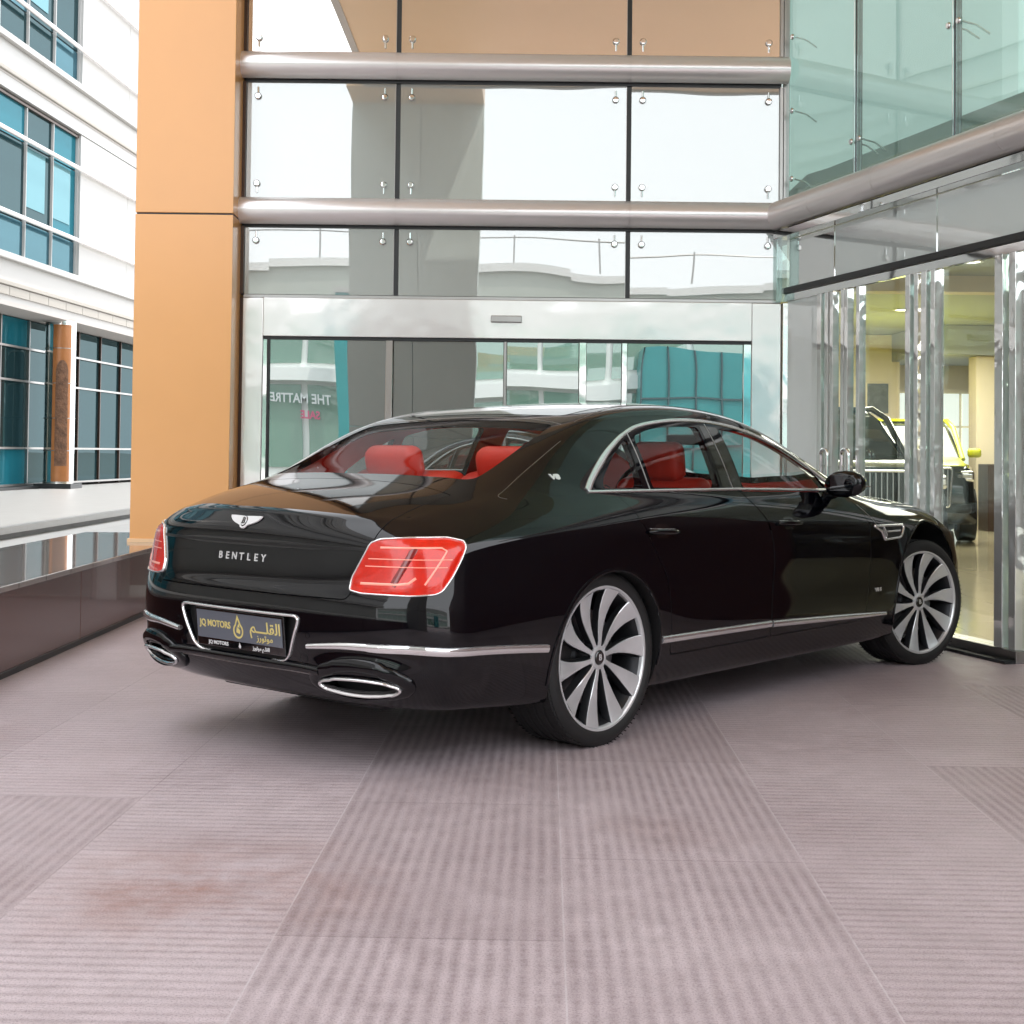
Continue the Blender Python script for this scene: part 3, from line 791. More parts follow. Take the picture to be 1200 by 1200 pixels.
    ribbon('vent_wing', [S(2.58+.03*k/3, .825-.05*k/3)[0] for k in range(4)], .03, .006, M['chrome'], vt)
    # cut line of the bonnet side
    ribbon('fender_seam', [S(2.40+.10*k/6, .955-.11*k/6)[0] for k in range(7)], .003, .0008, M['grey_steel'], CAR)
    # door handles
    for (d, ds, nm) in doors:
        if ds != s: continue
        x0 = .25 if nm == 'rear_door' else 1.40
        bm = bmesh.new(); pts = []
        for k in range(13):
            x = x0+.235*k/12; p, nn = S(x, .885-.008*k/12); q = math.sin(math.pi*k/12)
            pts.append(p+nn*(.006+.024*q**.5))
        tube(bm, pts, [.006+.007*math.sin(math.pi*k/12)**.5 for k in range(13)], 10)
        h = obj('door_handle', bm, M['paint'], d, 60)
        ribbon('handle_trim', [S(x0+.02+.195*k/8, .8985-.008*k/8)[0] for k in range(9)], .004, .003, M['chrome'], d)
        patch('handle_cup', rounded([(x0+.06, .855), (x0+.17, .853), (x0+.17, .915), (x0+.06, .917)], .028), S, .03, .0008, M['black_gloss'], d, skirt=0)
    # door mirror
    bm = bmesh.new()
    prof = [(-1.075, .016, .024), (-1.06, .044, .048), (-1.02, .064, .068), (-.97, .072, .074), (-.91, .068, .068), (-.865, .052, .050), (-.845, .024, .024)]
    rings = []
    for yy, hz, hx in prof:
        rings.append([bm.verts.new((2.07+.10*((yy+.98))+hx*math.cos(a)*(1.25 if math.cos(a) > 0 else .55), -s*yy, 1.075+.004*((-yy-.98)*10)+hz*(abs(math.sin(a))**.8)*(1 if math.sin(a) >= 0 else -1))) for a in [2*math.pi*k/20 for k in range(20)]])
    for A, B in zip(rings[:-1], rings[1:]):
        for k in range(20): bm.faces.new((A[k], A[(k+1) % 20], B[(k+1) % 20], B[k]))
    bm.faces.new(rings[0]); bm.faces.new(rings[-1]); bmesh.ops.recalc_face_normals(bm, faces=bm.faces)
    mr = obj('door_mirror', bm, M['paint'], CAR, 60)
    bm = bmesh.new(); tube(bm, [(2.13, s*.80, 1.008), (2.11, s*.88, 1.018), (2.10, s*.93, 1.035)], [.034, .024, .02], 12); obj('mirror_arm', bm, M['paint'], mr, 60)
    bm = bmesh.new(); box(bm, (2.031, s*.965, 1.080), (.004, .13, .085), rot=Matrix.Rotation(-s*.12, 3, 'Z')); bevel(bm, .0018); obj('mirror_glass', bm, M['black_gloss'], mr)
    ribbon_pts = [(2.30, s*(.90+.17*k/6), 1.062) for k in range(7)]
    bm = bmesh.new(); tube(bm, [(2.185-.03*(k/6)**2, s*(.90+.165*k/6), 1.062) for k in range(7)], .0035, 8); obj('mirror_strip', bm, M['chrome'], mr, 60)

# --- tail
pl3 = [Vector((-1.186, u, v)) for u, v in resample(PLR, .03)]
ribbon('plate_surround', pl3, .011, .010, M['chrome'], CAR, closed=True)
tl = Matrix.Rotation(R(-6), 4, 'Y')
PLM = Matrix.Translation((-1.178, 0, .503)) @ tl
bm = bmesh.new(); box(bm, (0, 0, 0), (.012, .545, .155), M=PLM); bevel(bm, .003); plate = obj('licence_plate', bm, M['black_gloss'], CAR)
bm = bmesh.new(); box(bm, (-.008, 0, .012), (.003, .525, .112), M=PLM); bevel(bm, .001); obj('plate_face', bm, M['plate'], plate)
def on_rear(me, name, mat, parent, base, y, z, yaw=0):
    """text plane (x right, y up) onto the rear: right of the text points to -y"""
    o = obj(name, me, mat, parent)
    B = Matrix(((0, 0, -1, 0), (-1, 0, 0, 0), (0, 1, 0, 0), (0, 0, 0, 1)))
    for v in me.vertices: v.co = base @ (Matrix.Translation((0, y, z)) @ B @ v.co)
    return o
on_rear(text_mesh('JQ MOTORS', .037, .0004, bold=.0009, xs=.97), 'plate_lettering', M['gold'], plate, PLM @ Matrix.Translation((-.0101, 0, 0)), .145, .016)
AR = '\uFEE2\u0640\u0640\u0640\uFEE0\uFED8\uFEDF\uFE8D'; AR2 = '\uFEAF\uFEAD\uFEEE\uFE97\uFEEE\uFEE3'
on_rear(text_mesh(AR, .062, .0004, bold=.0009, xs=1.12), 'plate_lettering', M['gold'], plate, PLM @ Matrix.Translation((-.0101, 0, 0)), -.165, .022)
on_rear(text_mesh(AR2, .034, .0004, bold=.0004, xs=1.15), 'plate_lettering', M['gold'], plate, PLM @ Matrix.Translation((-.0101, 0, 0)), -.16, -.018)
on_rear(text_mesh('JQ MOTORS', .020, .0004, bold=.0006, xs=1.15), 'frame_lettering', M['white'], plate, PLM @ Matrix.Translation((-.0066, 0, 0)), .135, -.061)
on_rear(text_mesh(AR2+' '+'\uFEE2\u0640\uFEE0\uFED8\uFEDF\uFE8D', .021, .0004, bold=.0006, xs=1.0), 'frame_lettering', M['white'], plate, PLM @ Matrix.Translation((-.0066, 0, 0)), -.13, -.061)
# drop-shaped emblem
def drop(cx, cz, r, h, n=28):
    p = []
    for k in range(n+1):
        a = R(-235+290*k/n); p.append((cx+r*math.cos(a), cz+r*math.sin(a)))
    p.append((cx-.002, cz+h)); return p
def rear_poly(name, polys, mat, parent, base, th=.0008, x=-.0101):
    bm = bmesh.new()
    for pl in polys:
        A = [bm.verts.new(base @ Vector((x, -u, v))) for u, v in pl]; B = [bm.verts.new(base @ Vector((x-th, -u, v))) for u, v in pl]
        m = len(pl)
        for i in range(m): bm.faces.new((A[i], A[(i+1) % m], B[(i+1) % m], B[i]))
        bmesh.ops.triangulate(bm, faces=[bm.faces.new(B[::-1])])
    bmesh.ops.recalc_face_normals(bm, faces=bm.faces)
    return obj(name, bm, mat, parent)
def ringpoly(outer, inner):
    n = min(len(outer), len(inner)); return [[outer[i], outer[(i+1) % n], inner[(i+1) % n], inner[i]] for i in range(n)]
do = drop(0, .0, .031, .064); di = drop(0, .0, .0235, .046)
rear_poly('plate_emblem', ringpoly(do, di)+[[(-.012, -.006), (.010, -.012), (.013, .002), (-.006, .016)], [(-.004, .018), (.009, .012), (.006, .03)]], M['gold'], plate, PLM)
rear_poly('frame_emblem', [drop(0, -.064, .007, .016, 12)], M['white'], plate, PLM, x=-.0066)
# letters on the lid
me = None
word = 'BENTLEY'; wx = .0445
for i, ch in enumerate(word):
    y = .1345+.020-i*wx; p, nn = rear(y, .793)
    xa = (-nn).cross(Vector((0, 0, 1))).normalized(); xa = Vector((0, 0, 1)).cross(nn).normalized(); ya = nn.cross(xa).normalized()
    m4 = Matrix(((xa.x, ya.x, nn.x, p.x), (xa.y, ya.y, nn.y, p.y), (xa.z, ya.z, nn.z, p.z), (0, 0, 0, 1))) @ Matrix.Translation((0, 0, .0035))
    t = text_mesh(ch, .040, .0015, bold=.0009, xs=1.1)
    for v in t.vertices: v.co = m4 @ v.co
    obj('lid_letter', t, M['silver'], lid)
# winged badge
p, nn = rear(.030, .936)
xa = Vector((0, 0, 1)).cross(nn).normalized(); ya = nn.cross(xa).normalized()
BM4 = Matrix(((xa.x, ya.x, nn.x, p.x), (xa.y, ya.y, nn.y, p.y), (xa.z, ya.z, nn.z, p.z), (0, 0, 0, 1))) @ Matrix.Translation((0, -.002, .003))
wing = [(0, .020), (.030, .021), (.066, .022), (.098, .022), (.094, .012), (.078, -.002), (.055, -.012), (.034, -.018), (.022, -.022), (.016, -.030), (.006, -.035)]
wing = wing+[(-a, b) for a, b in wing[::-1] if a > 0]
bm = bmesh.new(); A = [bm.verts.new(BM4 @ Vector((u, v, 0))) for u, v in wing]; B = [bm.verts.new(BM4 @ Vector((u*.97, v*.96, .005))) for u, v in wing]
for i in range(len(wing)): bm.faces.new((A[i], A[(i+1) % len(wing)], B[(i+1) % len(wing)], B[i]))
bmesh.ops.triangulate(bm, faces=[bm.faces.new(B)]); bmesh.ops.recalc_face_normals(bm, faces=bm.faces)
badge = obj('wing_badge', bm, M['silver'], lid)
bm = bmesh.new(); lathe(bm, [(0, .0075), (.019, .0075), (.021, .006), (.021, .004)], 32, BM4 @ Matrix.Diagonal((.85, 1.12, 1, 1)) @ Matrix.Translation((0, -.003, 0)))
obj('badge_disc', bm, M['black_gloss'], badge, 40)
bm = bmesh.new(); lathe(bm, [(0, .0088), (.0165, .0088), (.0175, .0078)], 32, BM4 @ Matrix.Diagonal((.85, 1.12, 1, 1)) @ Matrix.Translation((0, -.003, 0))); obj('badge_face', bm, M['silver'], badge, 40)
t = text_mesh('B', .036, .0004, bold=.0016)
for v in t.vertices: v.co = BM4 @ (Vector((v.co.x, v.co.y-.0035, v.co.z+.0096)))
obj('badge_letter', t, M['black_gloss'], badge)
for ry in (.021,):
    pass
# break line across the lid and the ledge under it
ribbon('lid_groove', [rear(-.635+1.27*k/40, .853)[0] for k in range(41)], .013, .0006, M['plastic'], lid)
ribbon('lower_lip', [near(q)[0] for q in [(-1.3, -.46+.92*k/30, .345) for k in range(31)]], .034, .020, M['paint'], CAR, n=10)
ribbon('lower_lip', [near(q)[0] for q in [(-1.3, -.44+.88*k/30, .302) for k in range(31)]], .006, .004, M['grey_steel'], CAR)
# small badges on the right side
def on_side(txt, h, x, z, s, mat, par, bold=.0006, xs=1.2, name='side_badge'):
    p, nn = side(s)(x, z); up_ = Vector((0, 0, 1)); xa = up_.cross(nn).normalized(); ya = nn.cross(xa).normalized()
    m4 = Matrix(((xa.x, ya.x, nn.x, p.x), (xa.y, ya.y, nn.y, p.y), (xa.z, ya.z, nn.z, p.z), (0, 0, 0, 1))) @ Matrix.Translation((0, 0, .002))
    t = text_mesh(txt, h, .0012, bold=bold, xs=xs)
    for v in t.vertices: v.co = m4 @ v.co
    return obj(name, t, mat, par)
for s in (-1, 1):
    b1 = on_side('V8', .034, -.182, 1.120, s, M['silver'], CAR, .0025, 1.3)
    fd = [d for d, ds, nm in doors if ds == s and nm == 'front_door'][0]
    on_side('V8 S', .026, 2.545 if False else 2.50, .488, s, M['silver'], CAR, .0016, 1.5)
# antenna fin line / roof seam
for s in (-1, 1):
    rs = [(.15, .635), (.27, .622), (.42, .585), (.60, .545), (1.1, .56), (1.6, .545), (1.78, .53)]
    ribbon('roof_seam', [topm(p.x, s*p.y)[0] for p in catmull(rs, 5)], .004, .001, M['grey_steel'], CAR)
ribbon('rear_window_edge', [topm(.10+.115*(1-(k/20-1)**2), -.60+1.2*k/40)[0] for k in range(41)], .005, .0015, M['grey_steel'], CAR)

# --- cabin
def rb(name, c, s, bv, mat, parent, rot=None, seg=4, sm=60):
    bm = bmesh.new(); box(bm, c, s, rot=rot); bevel(bm, bv, seg); return obj(name, bm, mat, parent, sm)
RY_ = lambda a: Matrix.Rotation(R(a), 3, 'Y')
for s in (-1, 1):
    st = rb('front_seat', (1.30, s*.37, .80), (.15, .54, .62), .06, M['red'], CAR, RY_(14*-1))
    rb('headrest', (1.195, s*.37, 1.185), (.11, .30, .20), .05, M['red'], st, RY_(-8))
    rb('seat_cushion', (1.58, s*.37, .56), (.52, .54, .14), .05, M['red'], st)
    rs = rb('rear_seat', (.20, s*.36, .855), (.17, .70, .57), .06, M['red'], CAR, RY_(-22))
    rb('headrest', (.03, s*.36, 1.165), (.12, .34, .17), .055, M['red'], rs, RY_(-14))
    rb('seat_cushion', (.52, s*.40, .56), (.55, .60, .16), .05, M['red'], rs)
    rb('door_card', (1.0, s*.765, .93), (1.9, .02, .18), .008, M['red'], CAR)
rb('centre_console', (1.25, 0, .70), (1.9, .20, .22), .04, M['plastic'], CAR)
rb('parcel_shelf', (-.33, 0, 1.045), (.46, 1.30, .03), .01, M['red_dark'], CAR)
rb('brake_light_housing', (-.45, 0, 1.075), (.06, .30, .025), .008, M['plastic'], CAR)
rb('dashboard', (2.40, 0, .925), (.30, 1.46, .15), .05, M['red_dark'], CAR)
rb('cabin_floor', (1.0, 0, .515), (2.5, 1.5, .02), .004, M['plastic'], CAR)
bm = bmesh.new(); tube(bm, [Vector((2.10+.05*math.cos(a), .37+.18*math.sin(a), .985+.17*math.cos(a))) for a in [2*math.pi*k/32 for k in range(32)]], .015, 10, closed=True)
for a in (0.4, 2.2, 4.1): tube(bm, [(2.11, .37, .985), (2.10+.05*math.cos(a), .37+.17*math.sin(a), .985+.16*math.cos(a))], .014, 8)
obj('steering_wheel', bm, M['plastic'], CAR, 60)
rb('rear_view_mirror', (1.98, 0, 1.305), (.03, .22, .06), .012, M['plastic'], CAR)
# underside pan
rb('underbody', (1.5, 0, .22), (4.0, 1.3, .08), .03, M['plastic'], CAR)
rb('rear_diffuser', (-.72, 0, .235), (.30, 1.0, .06), .02, M['plastic'], CAR)
for s in (-1, 1):
    bm = bmesh.new(); tube(bm, [(0, s*.1, .30), (0, s*.70, .33)], .04, 12); obj('axle_arm', bm, M['plastic'], CAR, 60)

# --- wheels
def make_wheel():
    MY = Matrix.Rotation(R(90), 4, 'X')    # local z -> -y : outer face looks to -y
    RO = .368; bm = bmesh.new()
    prof = [(.286, -.130), (.300, -.139), (.335, -.146), (.350, -.138), (.361, -.122)]
    for a, b in ((-.118, -.075), (-.065, -.028), (-.018, .018), (.028, .065), (.075, .118)):
        prof += [(RO-.007, a), (RO-.0005, a+.003), (RO, (a+b)/2), (RO-.0005, b-.003), (RO-.007, b)]
    prof += [(.361, .122), (.350, .134), (.338, .139), (.334, .1395), (.329, .1405), (.318, .139), (.307, .133), (.300, .128), (.296, .120)]
    lathe(bm, prof, 120, MY)
    # sipes cut in the shoulder blocks
    for k in range(90):
        a = 2*math.pi*k/90
        for sy in (-1, 1):
            box(bm, (0, 0, 0), (.0032, .050, .0030), M=Matrix.Rotation(a, 4, 'Y') @ Matrix.Translation((0, -sy*.103, RO-.0008)) @ Matrix.Rotation(R(12*sy), 4, 'Z'))
    bmesh.ops.recalc_face_normals(bm, faces=bm.faces)
    hub = bmesh.new()
    lathe(hub, [(.292, -.128), (.286, -.12), (.262, -.08), (.262, .06), (.276, .10), (.288, .118)], 96, MY)
    W = obj('wheel', hub, M['rim_dark'], CAR, 40)
    obj('tyre', bm, M['rubber'], W, 35)
    # rim: lip + ten swept spokes
    rm = bmesh.new()
    lathe(rm, [(.284, .112), (.287, .124), (.293, .130), (.3015, .131), (.303, .127), (.299, .118), (.289, .108)], 120, MY, closed=True)
    lathe(rm, [(.052, .098), (.050, .106), (.040, .110), (.032, .108), (.032, .09)], 48, MY)
    dk = bmesh.new()
    for i in range(10):
        th0 = 2*math.pi*(i+.25)/10; rows = []
        RR = [.042, .07, .105, .145, .185, .22, .25, .272, .288]
        WW = [.0145, .0135, .0175, .025, .034, .043, .051, .057, .061]
        YY = [.104, .104, .101, .100, .102, .107, .114, .121, .127]
        for r, w, yy in zip(RR, WW, YY):
            t = max(0, (r-.06)/.23); ang = th0-.11*t**1.8
            c = Vector((math.cos(ang), 0, math.sin(ang))); tn = Vector((-math.sin(ang), 0, math.cos(ang)))
            lead = w*.92; trail = w*.62
            p = c*r
            rows.append([p+tn*lead+Vector((0, -yy+.003, 0)), p+tn*lead*.94+Vector((0, -yy, 0)), p-tn*trail*.8+Vector((0, -yy-.001, 0)), p-tn*trail+Vector((0, -yy+.0015, 0)), p-tn*(trail+.010)+Vector((0, -yy+.024, 0)), p-tn*(trail+.008)+Vector((0, -yy+.038, 0)), p+tn*(lead*.9)+Vector((0, -yy+.038, 0))])
        vr = [[rm.verts.new(q) for q in row[:4]] for row in rows]
        for A, B in zip(vr[:-1], vr[1:]):
            for k in range(3): rm.faces.new((A[k], B[k], B[k+1], A[k+1]))
        vd = [[dk.verts.new(row[k]) for k in (3, 4, 5, 6, 0)] for row in rows]
        for A, B in zip(vd[:-1], vd[1:]):
            for k in range(4): dk.faces.new((A[k], B[k], B[k+1], A[k+1]))
    bmesh.ops.recalc_face_normals(dk, faces=dk.faces)
    for f in rm.faces: f.normal_update()
    fl = [f for f in rm.faces if len(f.verts) == 4 and f.normal.y > .6 and f.calc_center_median().length < .29 and abs(f.calc_center_median().y) > .09]
    bmesh.ops.reverse_faces(rm, faces=fl)
    obj('rim', rm, M['rim'], W, 30); obj('spoke_backs', dk, M['rim_dark'], W, 40)
    cb = bmesh.new(); lathe(cb, [(0, .1125), (.026, .1125), (.030, .109), (.031, .100)], 40, MY)
    obj('centre_cap', cb, M['black_gloss'], W, 40)
    t = text_mesh('B', .036, .0006, bold=.001)
    for v in t.vertices: v.co = Vector((v.co.x, -.1132-v.co.z, v.co.y))
    obj('cap_letter', t, M['silver'], W)
    ln = bmesh.new()
    for k in range(5):
        a = 2*math.pi*(k+.5)/5+.3; lathe(ln, [(0, .095), (.006, .095), (.008, .092), (.008, .06)], 12, Matrix.Rotation(0, 4, 'Y') @ Matrix.Translation((.066*math.cos(a), 0, .066*math.sin(a))) @ MY)
    obj('wheel_bolts', ln, M['rim_dark'], W, 40)
    bd = bmesh.new(); lathe(bd, [(.06, .03), (.195, .03), (.198, .025), (.198, .005), (.195, 0), (.06, 0)], 64, MY); lathe(bd, [(0, .085), (.055, .085), (.065, .06), (.07, .03)], 32, MY)
    obj('brake_disc', bd, M['disc'], W, 40)
    return W
W0 = make_wheel()
def caliper(W, a):
    bm = bmesh.new(); box(bm, (.165*math.cos(a), -.02, .165*math.sin(a)), (.09, .075, .16), rot=Matrix.Rotation(-a, 3, 'Y')); bevel(bm, .015, 2); return obj('brake_caliper', bm, M['plastic'], W, 40)
caliper(W0, 2.9)
spots = [(0, -.79, 0, 0), (0, .79, 180, .5), (3.194, -.785, -15, 1.1), (3.194, .785, 165, .2)]
kids = list(W0.children)
for i, (x, y, rz, spin) in enumerate(spots):
    if i == 0: w = W0
    else:
        w = W0.copy(); C.objects.link(w)
        for ch in kids:
            c = ch.copy(); C.objects.link(c); c.parent = w
    w.location = (x, y, .366); w.rotation_euler = (0, 0, R(rz))
# ------------------------------------------------------------------ the place (world frame: Y away from the camera, X right)
def struct(name, bm, m): return tag(obj(name, bm, m), kind='structure')
def quad(x0, x1, y0, y1, z):
    bm = bmesh.new(); bm.faces.new([bm.verts.new(p) for p in ((x0, y0, z), (x1, y0, z), (x1, y1, z), (x0, y1, z))]); return bm
GY = 11.4
def wallX(y): return 2.18+.285*(GY-y)
struct('ground', quad(-400, 400, -400, 400, -.30), M['ground'])
bm = bmesh.new(); bm.faces.new([bm.verts.new(p) for p in ((-2.70, -14, 0), (wallX(-14)+.3, -14, 0), (2.42, 11.6, 0), (-2.70, 11.6, 0))])
struct('forecourt_paving', bm, M['floor'])
struct('plaza_paving', bx(-5.2, -3.66, -6, 40, -.1, .27), M['plaza'])
tr = struct('terrace', bx(-16, -5.2, -6, 60, -.2, .33), M['kerb'])
struct('terrace_paving', bx(-16, -5.14, -6.02, 60.02, .332, .40), M['terrace'])
# plinth wall
t = thing('plinth_wall', 'low brown granite wall with polished stone coping beside the paving', 'wall', (-3.17, 2, 0))
def tobj(name, bm, mat, th, smooth=None):
    o = obj(name, bm, mat, th, smooth); o.location = -Vector(th.location) if th.rotation_euler.z == 0 else o.location
    return o
for k in range(9):
    y0 = -4+1.83*k; y1 = min(y0+1.824, 12.3)
    tobj('granite_panel', bx(-2.74, -2.675, y0, y1, 0.0, .455, .002, 1), M['plinth'], t)
tobj('wall_core', bx(-3.64, -2.742, -4, 12.3, 0.01, .452), M['plinth'], t)
tobj('coping', bx(-3.70, -2.66, -4.02, 12.3, .4555, .488, .004, 2), M['plinth_top'], t)
tobj('skirting', bx(-2.674, -2.662, -4, 12.3, .001, .03), M['dark_joint'], t)
# orange pier
t = thing('clad_pier', 'tall orange panelled pier standing on the end of the granite wall', 'pillar', (-2.6, 11.5, .49))
for z0, z1 in ((.489, 3.068), (3.082, 6.2), (6.214, 9.4)):
    o = tobj('orange_cladding_panel', bx(-2.985, -2.215, 11.05, 12.6, z0, z1, .004, 2), M['orange'], t)
tobj('shadow_joint', bx(-2.975, -2.225, 11.06, 12.59, .49, 9.39), M['dark_joint'], t)
tobj('base_strip', bx(-3.0, -2.205, 11.035, 12.62, .4885, .515), M['tan'], t)

# --- glazed back wall
t = thing('glass_facade', 'glazed entrance facade of mirrored panes between two thick steel rails', 'building', (0, GY, 0))
COLS = [(-2.185, -.975), (-.935, .905), (.945, 2.150)]
def tilt(bm, seed, amt=.28):
    rnd = random.Random(seed*13+5); c = sum((v.co for v in bm.verts), Vector())/len(bm.verts)
    m = Matrix.Translation(c) @ Matrix.Rotation(R(rnd.uniform(-amt, amt)), 4, 'Z') @ Matrix.Rotation(R(rnd.uniform(-amt, amt)), 4, 'X') @ Matrix.Translation(-c)
    for v in bm.verts: v.co = m @ v.co
    return bm
def fitting(x, z, dz, par, y=GY, nx=0):
    """round glass bolt with its little arm"""
    bm = bmesh.new(); MYZ = Matrix.Translation((x, y-.012, z)) @ Matrix.Rotation(R(90), 4, 'X')
    lathe(bm, [(0, .014), (.020, .013), (.027, .006), (.027, 0)], 20, MYZ)
    tube(bm, [(x, y-.006, z), (x, y-.006, z+dz)], .007, 8)
    return tobj('glass_bolt', bm, M['mirror_steel'], par, 40)
rows = [(2.485, 3.035, (1,)), (3.27, 4.215, (0, 1)), (4.465, 5.55, (0,)), (5.60, 7.05, (0, 1)), (7.10, 8.5, (0, 1))]
for ri, (z0, z1, ends) in enumerate(rows):
    for ci, (x0, x1) in enumerate(COLS):
        p = tobj('glass_pane', tilt(bx(x0, x1, GY, GY+.016, z0, z1), ri*3+ci), M['top_pane' if ri == 2 else 'pane_mirror'], t)
        if ri < 3:
            for sx in (x0+.09, x1-.09):
                if ci == 0 and sx < -2: sx -= .0
                for e in ends:
                    fitting(sx, z1-.115 if e else z0+.115, .075 if e else -.075, t)
    for xm in (-.955, .925):
        tobj('mullion', bx(xm-.018, xm+.018, GY+.004, GY+.09, z0, z1), M['dark_joint'], t)
        tobj('mullion_bead', bx(xm-.022, xm-.0185, GY-.006, GY+.02, z0, z1), M['grey_steel'], t)
    tobj('edge_frame', bx(-2.225, -2.188, GY-.03, GY+.10, z0, z1), M['brown_metal'], t)
    tobj('edge_frame', bx(2.152, 2.175, GY-.03, GY+.02, z0, z1), M['grey_steel'], t)
def rail(name, pts, r, par, mat='steel'):
    bm = bmesh.new(); tube(bm, pts, r, 40); return tobj(name, bm, M[mat], par, 40)
for z in (3.155, 4.342):
    r1 = rail('steel_rail', [(-2.215, GY-.06, z), (2.21 if z > 4 else 2.19, GY-.06, z)], .108, t)
    for x in (-.955, .925): tobj('rail_joint', bx(x-.0015, x+.0015, GY-.1685, GY+.05, z-.1083, z+.1083), M['dark_joint'], t).scale = (1, 1, 1)
    tobj('rail_backing', bx(-2.22, 2.17, GY+.02, GY+.12, z-.125, z+.125), M['dark_joint'], t)
    tobj('rail_shadow_gap', bx(-2.20, 2.16, GY-.02, GY+.018, z-.128, z-.108), M['dark_joint'], t)
# joints as thin rings instead of plates
for o in [q for q in t.children if q.name.startswith('rail_joint')]: bpy.data.objects.remove(o)
for z in (3.155, 4.342):
    for x in (-.955, .925):
        bm = bmesh.new(); tube(bm, [(x-.0015, GY-.06, z), (x+.0015, GY-.06, z)], .1088, 40); tobj('rail_joint', bm, M['grey_steel'], t)
tobj('head_trim', bx(-2.19, 2.17, GY-.012, GY+.05, 2.455, 2.482, .003, 1), M['grey_steel'], t)
tobj('upper_cladding', bx(-2.3, 2.2, GY+.0, GY+.3, 8.52, 9.4), M['tan'], t)
# building core behind the panes so that nothing is see-through
tobj('inner_wall', bx(-2.19, 2.15, GY+1.2, GY+1.3, 0, 9.3), M['column_grey'], t)
tobj('flat_roof', bx(-2.21, 13.0, GY+.32, 27.0, 9.25, 9.4), M['facade'], t)
tobj('edge_frame', bx(-2.212, -2.19, GY-.02, GY+.25, 0, 2.455), M['brown_metal'], t)
# --- sliding entrance door
t = thing('sliding_entrance', 'wide sliding glass entrance door in a polished white steel surround', 'door', (0, GY, 0))
tobj('header_panel', bx(-2.02, 1.93, GY-.045, GY+.03, 2.142, 2.452, .004, 2), M['panel_steel'], t)
tobj('side_panel', bx(-2.185, -2.023, GY-.04, GY+.03, 0, 2.45, .004, 2), M['panel_steel'], t)
tobj('side_panel', bx(1.933, 2.165, GY-.04, GY+.03, 0, 2.45, .004, 2), M['panel_steel'], t)
tobj('door_sensor', bx(-.18, .07, GY-.075, GY-.046, 2.27, 2.325, .006, 2), M['grey_steel'], t)
tobj('door_track', bx(-2.02, 1.93, GY-.01, GY+.05, 2.118, 2.141), M['dark_joint'], t)
for x0, x1, y in ((-1.965, -1.03, GY), (-.965, -.075, GY+.02), (-.045, .535, GY+.02), (.60, .88, GY), (.93, 1.865, GY)):
    p = tobj('door_leaf', tilt(bx(x0, x1, y, y+.014, .03, 2.115), int(x0*50), .2), M['door_pane'], t)
for x0, x1, mt in ((-2.02, -1.985, 'mirror_steel'), (-1.983, -1.967, 'dark_joint'), (-1.028, -.97, 'mirror_steel'), (-.072, -.048, 'grey_steel'), (.538, .597, 'mirror_steel'), (.883, .927, 'mirror_steel'), (1.867, 1.93, 'mirror_steel')):
    tobj('door_post', bx(x0, x1, GY-.03, GY+.035, 0.002, 2.117, .003, 1), M[mt], t, 40)
# corner post of the two walls
t = thing('corner_post', 'square mirror finished steel post where the two glass walls meet', 'pillar', (2.19, GY, 0))
tobj('post_shaft', bx(2.178, 2.26, GY-.06, GY+.05, 0, 2.455, .004, 2), M['mirror_steel'], t)
tobj('glass_cover', bx(2.12, 2.27, GY-.085, GY-.065, 2.46, 3.03, .002, 1), M['teal_pane'], t)
tobj('post_shaft', bx(2.185, 2.235, GY-.0, GY+.05, 3.26, 9.2, .004, 2), M['grey_steel'], t)

# --- showroom wall, running from the corner towards the camera
DIR = Vector((.285, -1, 0)).normalized(); SC = math.hypot(.285, 1)
ANG = math.atan2(DIR.y, DIR.x)
RWM = Matrix.Translation((2.20, GY, 0)) @ Matrix.Rotation(ANG, 4, 'Z')     # local x along the wall, local +y into the showroom
# check the side: local y = rotate(+90) of DIR
def wbx(s0, s1, d0, d1, z0, z1, bv=0, seg=2):
    return bx(s0*SC, s1*SC, d0, d1, z0, z1, bv, seg)
t = thing('showroom_facade', 'clear and teal glass showroom wall with chrome posts and a thick slanting steel rail', 'building', (2.20, GY, 0), ANG)
def wobj(name, bm, mat, par=None, smooth=None): return obj(name, bm, mat, par or t, smooth)
# upper teal panes
ms = [.05, 1.085, 2.30, 3.55, 4.8, 6.1]
for a, b in zip(ms[:-1], ms[1:]):
    for z0, z1 in ((3.28, 6.2), (6.22, 9.2)):
        wobj('upper_glass_pane', wbx(a+.012, b-.012, 0, .016, z0, z1), M['teal_pane'])
    wobj('pane_edge', wbx(b-.010, b-.002, -.012, .02, 3.27, 9.2), M['mirror_steel'])
    wobj('pane_edge', wbx(b-.002, b+.006, .0, .05, 3.27, 9.2), M['dark_joint'])
for s, z in ((.12, 4.0), (.12, 3.45), (.12, 4.6), (1.14, 4.72), (1.14, 3.55), (2.35, 4.05), (1.03, 4.72), (1.03, 3.55), (2.24, 4.05)):
    bm = bmesh.new(); Mx = Matrix.Translation((s*SC, -.004, z)) @ Matrix.Rotation(R(90), 4, 'X')
    lathe(bm, [(0, .016), (.018, .014), (.024, .006), (.024, 0)], 18, Mx); tube(bm, [(s*SC, .02, z), (s*SC+.04, .10, z-.03), (s*SC+.10, .16, z-.10)], .007, 8)
    wobj('glass_bolt', bm, M['mirror_steel'], None, 40)
room = pm('teal_room_glow', (.62, .74, .70), .7, var=.05, vscale=.7, emit=(.74, .84, .82), estr=.66)  # glow put in behind the upper panes to brighten them
room2 = pm('pale_teal_room_glow', (.70, .80, .77), .7, var=.03, emit=(.82, .90, .88), estr=.80)
wobj('glow_backing', wbx(-9, 6.1, 1.6, 1.62, 3.3, 9.2), room)
